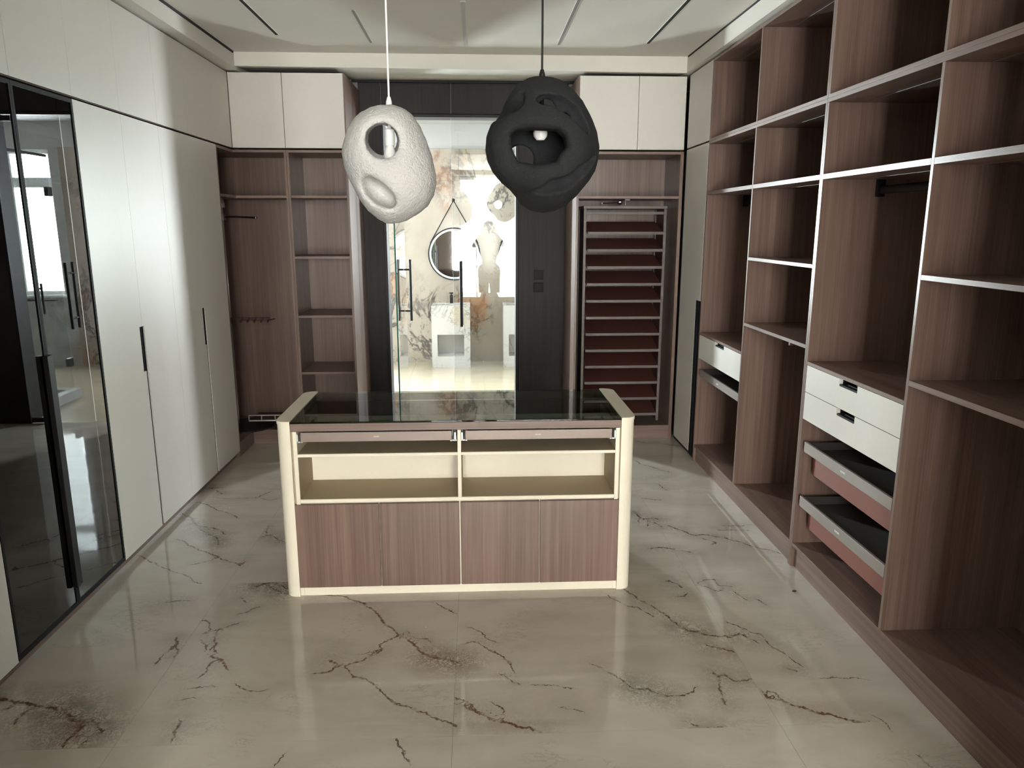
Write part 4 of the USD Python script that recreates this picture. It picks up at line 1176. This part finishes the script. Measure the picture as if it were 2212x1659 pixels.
for k, (a, b) in enumerate(WIN):
    t = T('window_%d' % (k + 2), kind='structure', at=((a + b) / 2, 10.0, WZ[0]))
    t.add('frame', [box(a, a + .045, 9.96, 10.02, WZ[0], WZ[1], .002), box(b - .045, b, 9.96, 10.02, WZ[0], WZ[1], .002), box(a + .045, b - .045, 9.96, 10.02, WZ[0], WZ[0] + .045, .002),
                    box(a + .045, b - .045, 9.96, 10.02, WZ[1] - .045, WZ[1], .002), box(a + .045, b - .045, 9.965, 10.015, 2.28, 2.40, .002)], 'white_frame')
    t.add('pane', box(a + .045, b - .045, 9.985, 9.991, WZ[0] + .045, 2.28), 'window_glass')
    t.add('pane', box(a + .045, b - .045, 9.985, 9.991, 2.40, WZ[1] - .045), 'window_glass')
    t.add('sill', box(a - .02, b + .02, 9.87, 9.96, WZ[0] - .03, WZ[0] - .001, .003), 'white_frame')
t = T('towel_bar', 'black towel bar below the bathroom window, seen mirrored in the tinted glass', 'towel bar', at=(1.84, 9.82, .86))
t.add('bar', cyl((1.63, 9.815, .865), (2.05, 9.815, .865), .012, 14), 'black_metal')
t.add('mount', [cyl((x, 9.815, .865), (x, 9.8915, .865), .010, 12) for x in (1.66, 2.02)], 'black_metal')

# wash stands with their taps and round mirrors
def wash_stand(x0, label):
    x1, y0, y1, H = x0 + .496, 9.468, 9.8915, .783
    t = T('wash_stand', label, 'wash stand', at=((x0 + x1) / 2, (y0 + y1) / 2, 0), group=None)
    ring = Polygon([(x0, 0), (x1, 0), (x1, H), (x0, H)], [[(x0 + .072, .146), (x1 - .080, .146), (x1 - .080, .429), (x0 + .072, .429)]])
    t.add('body', prism(ring, y0, y1 - .12, 'y'), 'vanity_marble')
    t.add('niche_back', box(x0, x1, y1 - .1195, y1, 0, .66), 'vanity_marble')
    bowl = Polygon([(x0, y0 + .0), (x1, y0 + .0), (x1, y1), (x0, y1)], [[(x0 + .05, y0 + .05), (x1 - .05, y0 + .05), (x1 - .05, y1 - .11), (x0 + .05, y1 - .11)]])
    t.add('basin_rim', prism(bowl, H + .0005, H + .018, 'z'), 'vanity_marble')
    t.add('drain', lathe([(0, H + .001), (.022, H + .001), (.022, H + .005), (0, H + .005)], 20, ((x0 + x1) / 2, y0 + .18, 0)), 'chrome')
    return t


def tap(cx, label):
    y, z = 9.835, .802
    t = T('tap', label, 'tap', at=(cx, y, z))
    t.add('body', cyl((cx, y, z), (cx, y, z + .105), .020, 18), 'black_metal')
    t.add('spout', [cyl((cx, y, z + .085), (cx, y - .12, z + .080), .011, 12), cyl((cx, y - .115, z + .080), (cx, y - .115, z + .062), .009, 12)], 'black_metal')
    t.add('handle', [cyl((cx, y, z + .105), (cx, y, z + .125), .008, 12), lathe([(0, z + .125), (.026, z + .125), (.028, z + .132), (.026, z + .139), (0, z + .139)], 20, (cx, y, 0))], 'black_metal')


def mirror(cx, label):
    zc, r, yb = 1.440, .342, 9.8905
    t = T('round_mirror', label, 'mirror', at=(cx, 9.87, zc - r))
    ring = lambda r0, r1, y0, y1: prism(Point(cx, zc).buffer(r1, 32).difference(Point(cx, zc).buffer(r0, 32)), y0, y1, 'y')
    t.add('frame', ring(r - .014, r, yb - .034, yb - .006), 'black_metal')
    t.add('rim', ring(r - .042, r - .0145, yb - .026, yb - .008), 'mirror_ring')
    t.add('glass', prism(Point(cx, zc).buffer(r - .0425, 32), yb - .022, yb - .010, 'y'), 'mirror')
    t.add('back', prism(Point(cx, zc).buffer(r - .02, 32), yb - .0055, yb, 'y'), 'black_metal')
    a = (cx, yb - .018, 2.125)
    for s in (-1, 1):
        b = np.array((cx + s * (r + .002) * math.cos(.42), yb - .02, zc + (r + .002) * math.sin(.42)))
        t.add('strap', cyl(a, b, .006, 8), 'black_metal')
    t.add('knob', cyl((cx, yb - .036, 2.13), (cx, yb, 2.13), .020, 20), 'black_metal')


wash_stand(-.576, 'white marble wash stand with a niche, seen through the middle of the glass door')
wash_stand(.348, 'white marble wash stand half hidden by the right door jamb')
tap(-.328, 'black tap on the wash stand seen in the middle of the glass door')
tap(.596, 'black tap on the wash stand half hidden by the right door jamb')
mirror(-.280, 'round black-framed mirror hung on a strap above the middle wash stand')
mirror(.644, 'round black-framed mirror at the right edge of the glass door')

# shower beside the door (seen mirrored in the tinted cabinet)
t = T('shower_enclosure', 'glass shower enclosure on a low kerb, seen mirrored in the tinted glass cabinet', 'shower', at=(1.1, 7.5, 0))
t.add('kerb', [box(.47, .57, 7.062, 7.98, 0, .10, .004), box(.57, 2.74, 7.88, 7.98, 0, .10, .004)], 'grey_marble')
t.add('side_pane', box(.516, .524, 7.07, 7.40, .102, 2.48), 'shower_glass')
t.add('door_pane', box(.516, .524, 7.405, 7.925, .110, 2.44), 'shower_glass')
t.add('top_bar', cyl((.520, 7.055, 2.49), (.520, 7.93, 2.49), .014, 12), 'black_metal')
for z in (.39, 2.14):
    t.add('hinge', box(.500, .540, 7.86, 7.945, z - .045, z + .045, .003), 'pivot_black')
t.add('handle', [cyl((.47, 7.48, .95), (.47, 7.48, 1.25), .011, 12)] + [cyl((.47, 7.48, z), (.516, 7.48, z), .008, 10) for z in (1.0, 1.2)], 'black_metal')

# ------------------------------------------------------------------ window and curtains behind the viewer, seen as reflections in the glass
t = T('window_1', kind='structure', at=(.385, -4.27, .02))
t.add('frame', [box(-.75, -.70, -4.30, -4.24, .005, 2.92, .003), box(1.47, 1.52, -4.30, -4.24, .005, 2.92, .003), box(-.70, 1.47, -4.30, -4.24, .005, .06, .003), box(-.70, 1.47, -4.30, -4.24, 2.865, 2.92, .003),
                box(-.35, -.30, -4.295, -4.245, .06, 2.865, .003), box(.58, .63, -4.295, -4.245, .06, 2.865, .003)], 'white_frame')
for a, b in ((-.70, -.35), (-.30, .58), (.63, 1.47)):
    t.add('pane', box(a, b, -4.275, -4.269, .06, 2.865), 'window_glass')


def curtain(x0, x1, n, ph, label):
    x = np.linspace(x0, x1, n * 12 + 1)
    y = -4.08 + .030 * np.sin((x - x0) / (x1 - x0) * n * 2 * math.pi + ph) + .008 * np.sin(x * 31)
    poly = Polygon(list(zip(x, y - .0006)) + list(zip(x[::-1], y[::-1] + .0006)))
    t = T('curtain', label, 'curtain', at=((x0 + x1) / 2, -4.08, .02))
    t.add('cloth', prism(poly, .02, 2.94, 'z'), 'sheer', smooth=50)


curtain(-.32, .66, 12, .3, 'white sheer curtain behind the viewer, mirrored in the glass door')
curtain(.70, 1.56, 10, 1.1, 'second white sheer curtain behind the viewer, beyond the right edge of the mirrored view')
t = T('curtain_rail', 'white curtain rail above the window behind the viewer', 'curtain rail', at=(.40, -4.08, 2.95))
t.add('rail', box(-.85, 1.62, -4.095, -4.065, 2.945, 2.97, .003), 'white_frame')
t.add('bracket', [box(x - .01, x + .01, -4.199, -4.095, 2.95, 2.965) for x in (-.80, .40, 1.58)], 'white_frame')

# ------------------------------------------------------------------ the person taking the picture, seen only as a reflection in the glass
import manifold3d as mf


def limb(J, bones, cut=.03):
    out = mf.Manifold()
    for a, b in bones:
        (p, r), (q, s) = J[a], J[b]
        out += mf.Manifold.batch_hull([mf.Manifold.sphere(r, 20).translate(p), mf.Manifold.sphere(s, 20).translate(q)])
    m = out.refine_to_length(cut).to_mesh()
    tm = trimesh.Trimesh(m.vert_properties[:, :3], m.tri_verts, process=True)
    trimesh.smoothing.filter_taubin(tm, iterations=12)
    return tm


def move_x(J, dx, dy):
    return {k: ((p[0] + dx, p[1] + dy, p[2]), r) for k, (p, r) in J.items()}


J = {'head': ((0, .02, 1.66), .098), 'chin': ((0, .055, 1.595), .062), 'neck': ((0, .0, 1.53), .056), 'chest': ((0, -.01, 1.36), .115), 'belly': ((0, 0, 1.13), .108), 'hip': ((0, 0, .96), .118),
     'shl': ((-.165, -.01, 1.43), .058), 'shr': ((.165, -.01, 1.43), .058), 'ell': ((-.255, .13, 1.36), .040), 'elr': ((.255, .13, 1.36), .040), 'wrl': ((-.085, .265, 1.60), .028), 'wrr': ((.095, .265, 1.60), .028),
     'pl': ((-.075, .285, 1.655), .030), 'pr': ((.085, .285, 1.655), .030),
     'hl': ((-.09, 0, .93), .098), 'hr': ((.09, 0, .93), .098), 'knl': ((-.10, .01, .50), .062), 'knr': ((.10, .01, .50), .062), 'anl': ((-.105, -.02, .09), .042), 'anr': ((.105, -.02, .09), .042),
     'tol': ((-.12, .14, .035), .034), 'tor': ((.12, .14, .035), .034), 'hel': ((-.105, -.05, .04), .038), 'her': ((.105, -.05, .04), .038),
     'cl': ((-.085, -.01, 1.34), .105), 'cr': ((.085, -.01, 1.34), .105), 'nose': ((0, .125, 1.640), .013), 'nose2': ((0, .100, 1.672), .012),
     'eal': ((-.098, .015, 1.655), .020), 'ear': ((.098, .015, 1.655), .020)}
for s, k, w_ in ((-1, 'l', 'pl'), (1, 'r', 'pr')):
    bx = J[w_][0][0]
    for i, (dz, L) in enumerate(((.030, .050), (.014, .055), (-.002, .052), (-.017, .042))):
        J['f%s%d' % (k, i)] = ((bx + s * .004, .305, 1.665 + dz), .0085)
        J['g%s%d' % (k, i)] = ((bx - s * .022, .322, 1.672 + dz), .008)
        J['h%s%d' % (k, i)] = ((bx - s * (.022 + L * .35), .318, 1.676 + dz), .0072)
    J['t%s0' % k], J['t%s1' % k] = ((bx - s * .012, .285, 1.640), .011), ((bx - s * .040, .282, 1.648), .009)
B = [('head', 'chin'), ('head', 'neck'), ('neck', 'chest'), ('chest', 'belly'), ('belly', 'hip'), ('cl', 'cr'), ('cl', 'belly'), ('cr', 'belly'), ('neck', 'shl'), ('neck', 'shr'), ('shl', 'cl'), ('shr', 'cr'),
     ('shl', 'ell'), ('shr', 'elr'), ('ell', 'wrl'), ('elr', 'wrr'), ('wrl', 'pl'), ('wrr', 'pr'), ('hip', 'hl'), ('hip', 'hr'), ('hl', 'knl'), ('hr', 'knr'), ('knl', 'anl'), ('knr', 'anr'), ('anl', 'tol'), ('anr', 'tor'),
     ('anl', 'hel'), ('anr', 'her'), ('hel', 'tol'), ('her', 'tor'), ('nose', 'nose2'), ('eal', 'head'), ('ear', 'head')]
for k, w_ in (('l', 'pl'), ('r', 'pr')):
    for i in range(4):
        B += [(w_, 'f%s%d' % (k, i)), ('f%s%d' % (k, i), 'g%s%d' % (k, i)), ('g%s%d' % (k, i), 'h%s%d' % (k, i))]
    B += [(w_, 't%s0' % k), ('t%s0' % k, 't%s1' % k)]
DX, DY, DZ = .02, -.345, .105
SC = 1.065
J = {k: ((p[0] * SC + DX, p[1] * SC + DY, p[2] * SC), r * SC) for k, (p, r) in J.items()}
t = T('person', 'person in a grey sleeveless top holding up a phone, mirrored in the glass door', 'person', at=(DX, DY, 0))
t.add('body', limb(J, B, .022), 'skin', smooth=True)
C = dict(J)
for k in ('chest', 'belly', 'hip', 'cl', 'cr'):
    C[k] = (J[k][0], J[k][1] + .014)
for k in ('hl', 'hr'):
    C[k] = (J[k][0], J[k][1] + .012)
t.add('top', limb(C, [('cl', 'cr'), ('cl', 'belly'), ('cr', 'belly'), ('belly', 'hip'), ('chest', 'belly'), ('hl', 'hr')]), 'grey_cloth', smooth=True)
for k in ('knl', 'knr', 'anl', 'anr'):
    C[k] = (J[k][0], J[k][1] + .022)
C['anl'], C['anr'] = ((C['anl'][0][0], C['anl'][0][1], .15), .068), ((C['anr'][0][0], C['anr'][0][1], .15), .068)
t.add('trousers', limb(C, [('hl', 'hr'), ('hl', 'knl'), ('hr', 'knr'), ('knl', 'anl'), ('knr', 'anr')]), 'dark_cloth', smooth=True)
hd = np.array(J['head'][0])
hair = mf.Manifold.sphere(.112, 32).scale((.95, 1.05, 1.0)).translate(tuple(hd + [0, -.012, .022])) - mf.Manifold.cube((.3, .3, .3)).translate(tuple(hd + [-.15, .045, -.275]))
m = hair.to_mesh()
t.add('hair', trimesh.Trimesh(m.vert_properties[:, :3], m.tri_verts), 'hair', smooth=60)
t.add('eye', [trimesh.creation.uv_sphere(radius=.012, count=[8, 12]).apply_translation(hd + [s * .036, .088, .010]) for s in (-1, 1)], 'white_plastic')
t.add('mouth', trimesh.creation.uv_sphere(radius=1, count=[8, 12]).apply_scale([.024, .006, .007]).apply_translation(np.array(J['chin'][0]) + [0, .062, .022]), 'leather')
t.add('shoe', [limb({'a': J['hel'], 'b': J['tol']}, [('a', 'b')]), limb({'a': J['her'], 'b': J['tor']}, [('a', 'b')])], 'dark_cloth', smooth=True)
pz = J['pl'][0][2]
t = T('phone', 'dark phone held up by the person mirrored in the glass door', 'phone', at=(.025, -.018, pz - .03))
t.add('body', box(-.055, .105, -.022, -.014, pz - .035, pz + .042, .003), 'black_metal')
t.add('camera_bump', box(-.022, .018, -.0135, -.010, pz + .0, pz + .038, .001), 'black_profile')

# small crumbs and a screw left on the floor
for x, y, r, m, lab in ((-.245, 3.09, .0022, 'speck', 'white crumb on the floor in front of the island doors'), (1.045, 5.02, .0028, 'speck', 'white crumb on the floor right of the island, nearer the island'),
                        (1.21, 5.07, .0026, 'speck', 'white crumb on the floor right of the island, nearer the wardrobes'), (-1.62, 4.62, .003, 'speck', 'white crumb on the floor left of the island by the wardrobes'),
                        (1.585, 3.34, .0045, 'dark_speck', 'tiny dark screw on the floor beside the right plinth')):
    s = trimesh.creation.icosphere(subdivisions=2, radius=r)
    s.apply_scale([1.0 if m == 'speck' else 2.6, 1, .8])
    s.vertices += (meshkit.noise(s.vertices * 900, 3) - .5)[:, None] * r * .5
    s.apply_translation((x, y, -s.bounds[0][2]))
    solo('crumb' if m == 'speck' else 'screw', s, m, lab, 'crumb' if m == 'speck' else 'screw', smooth=True)
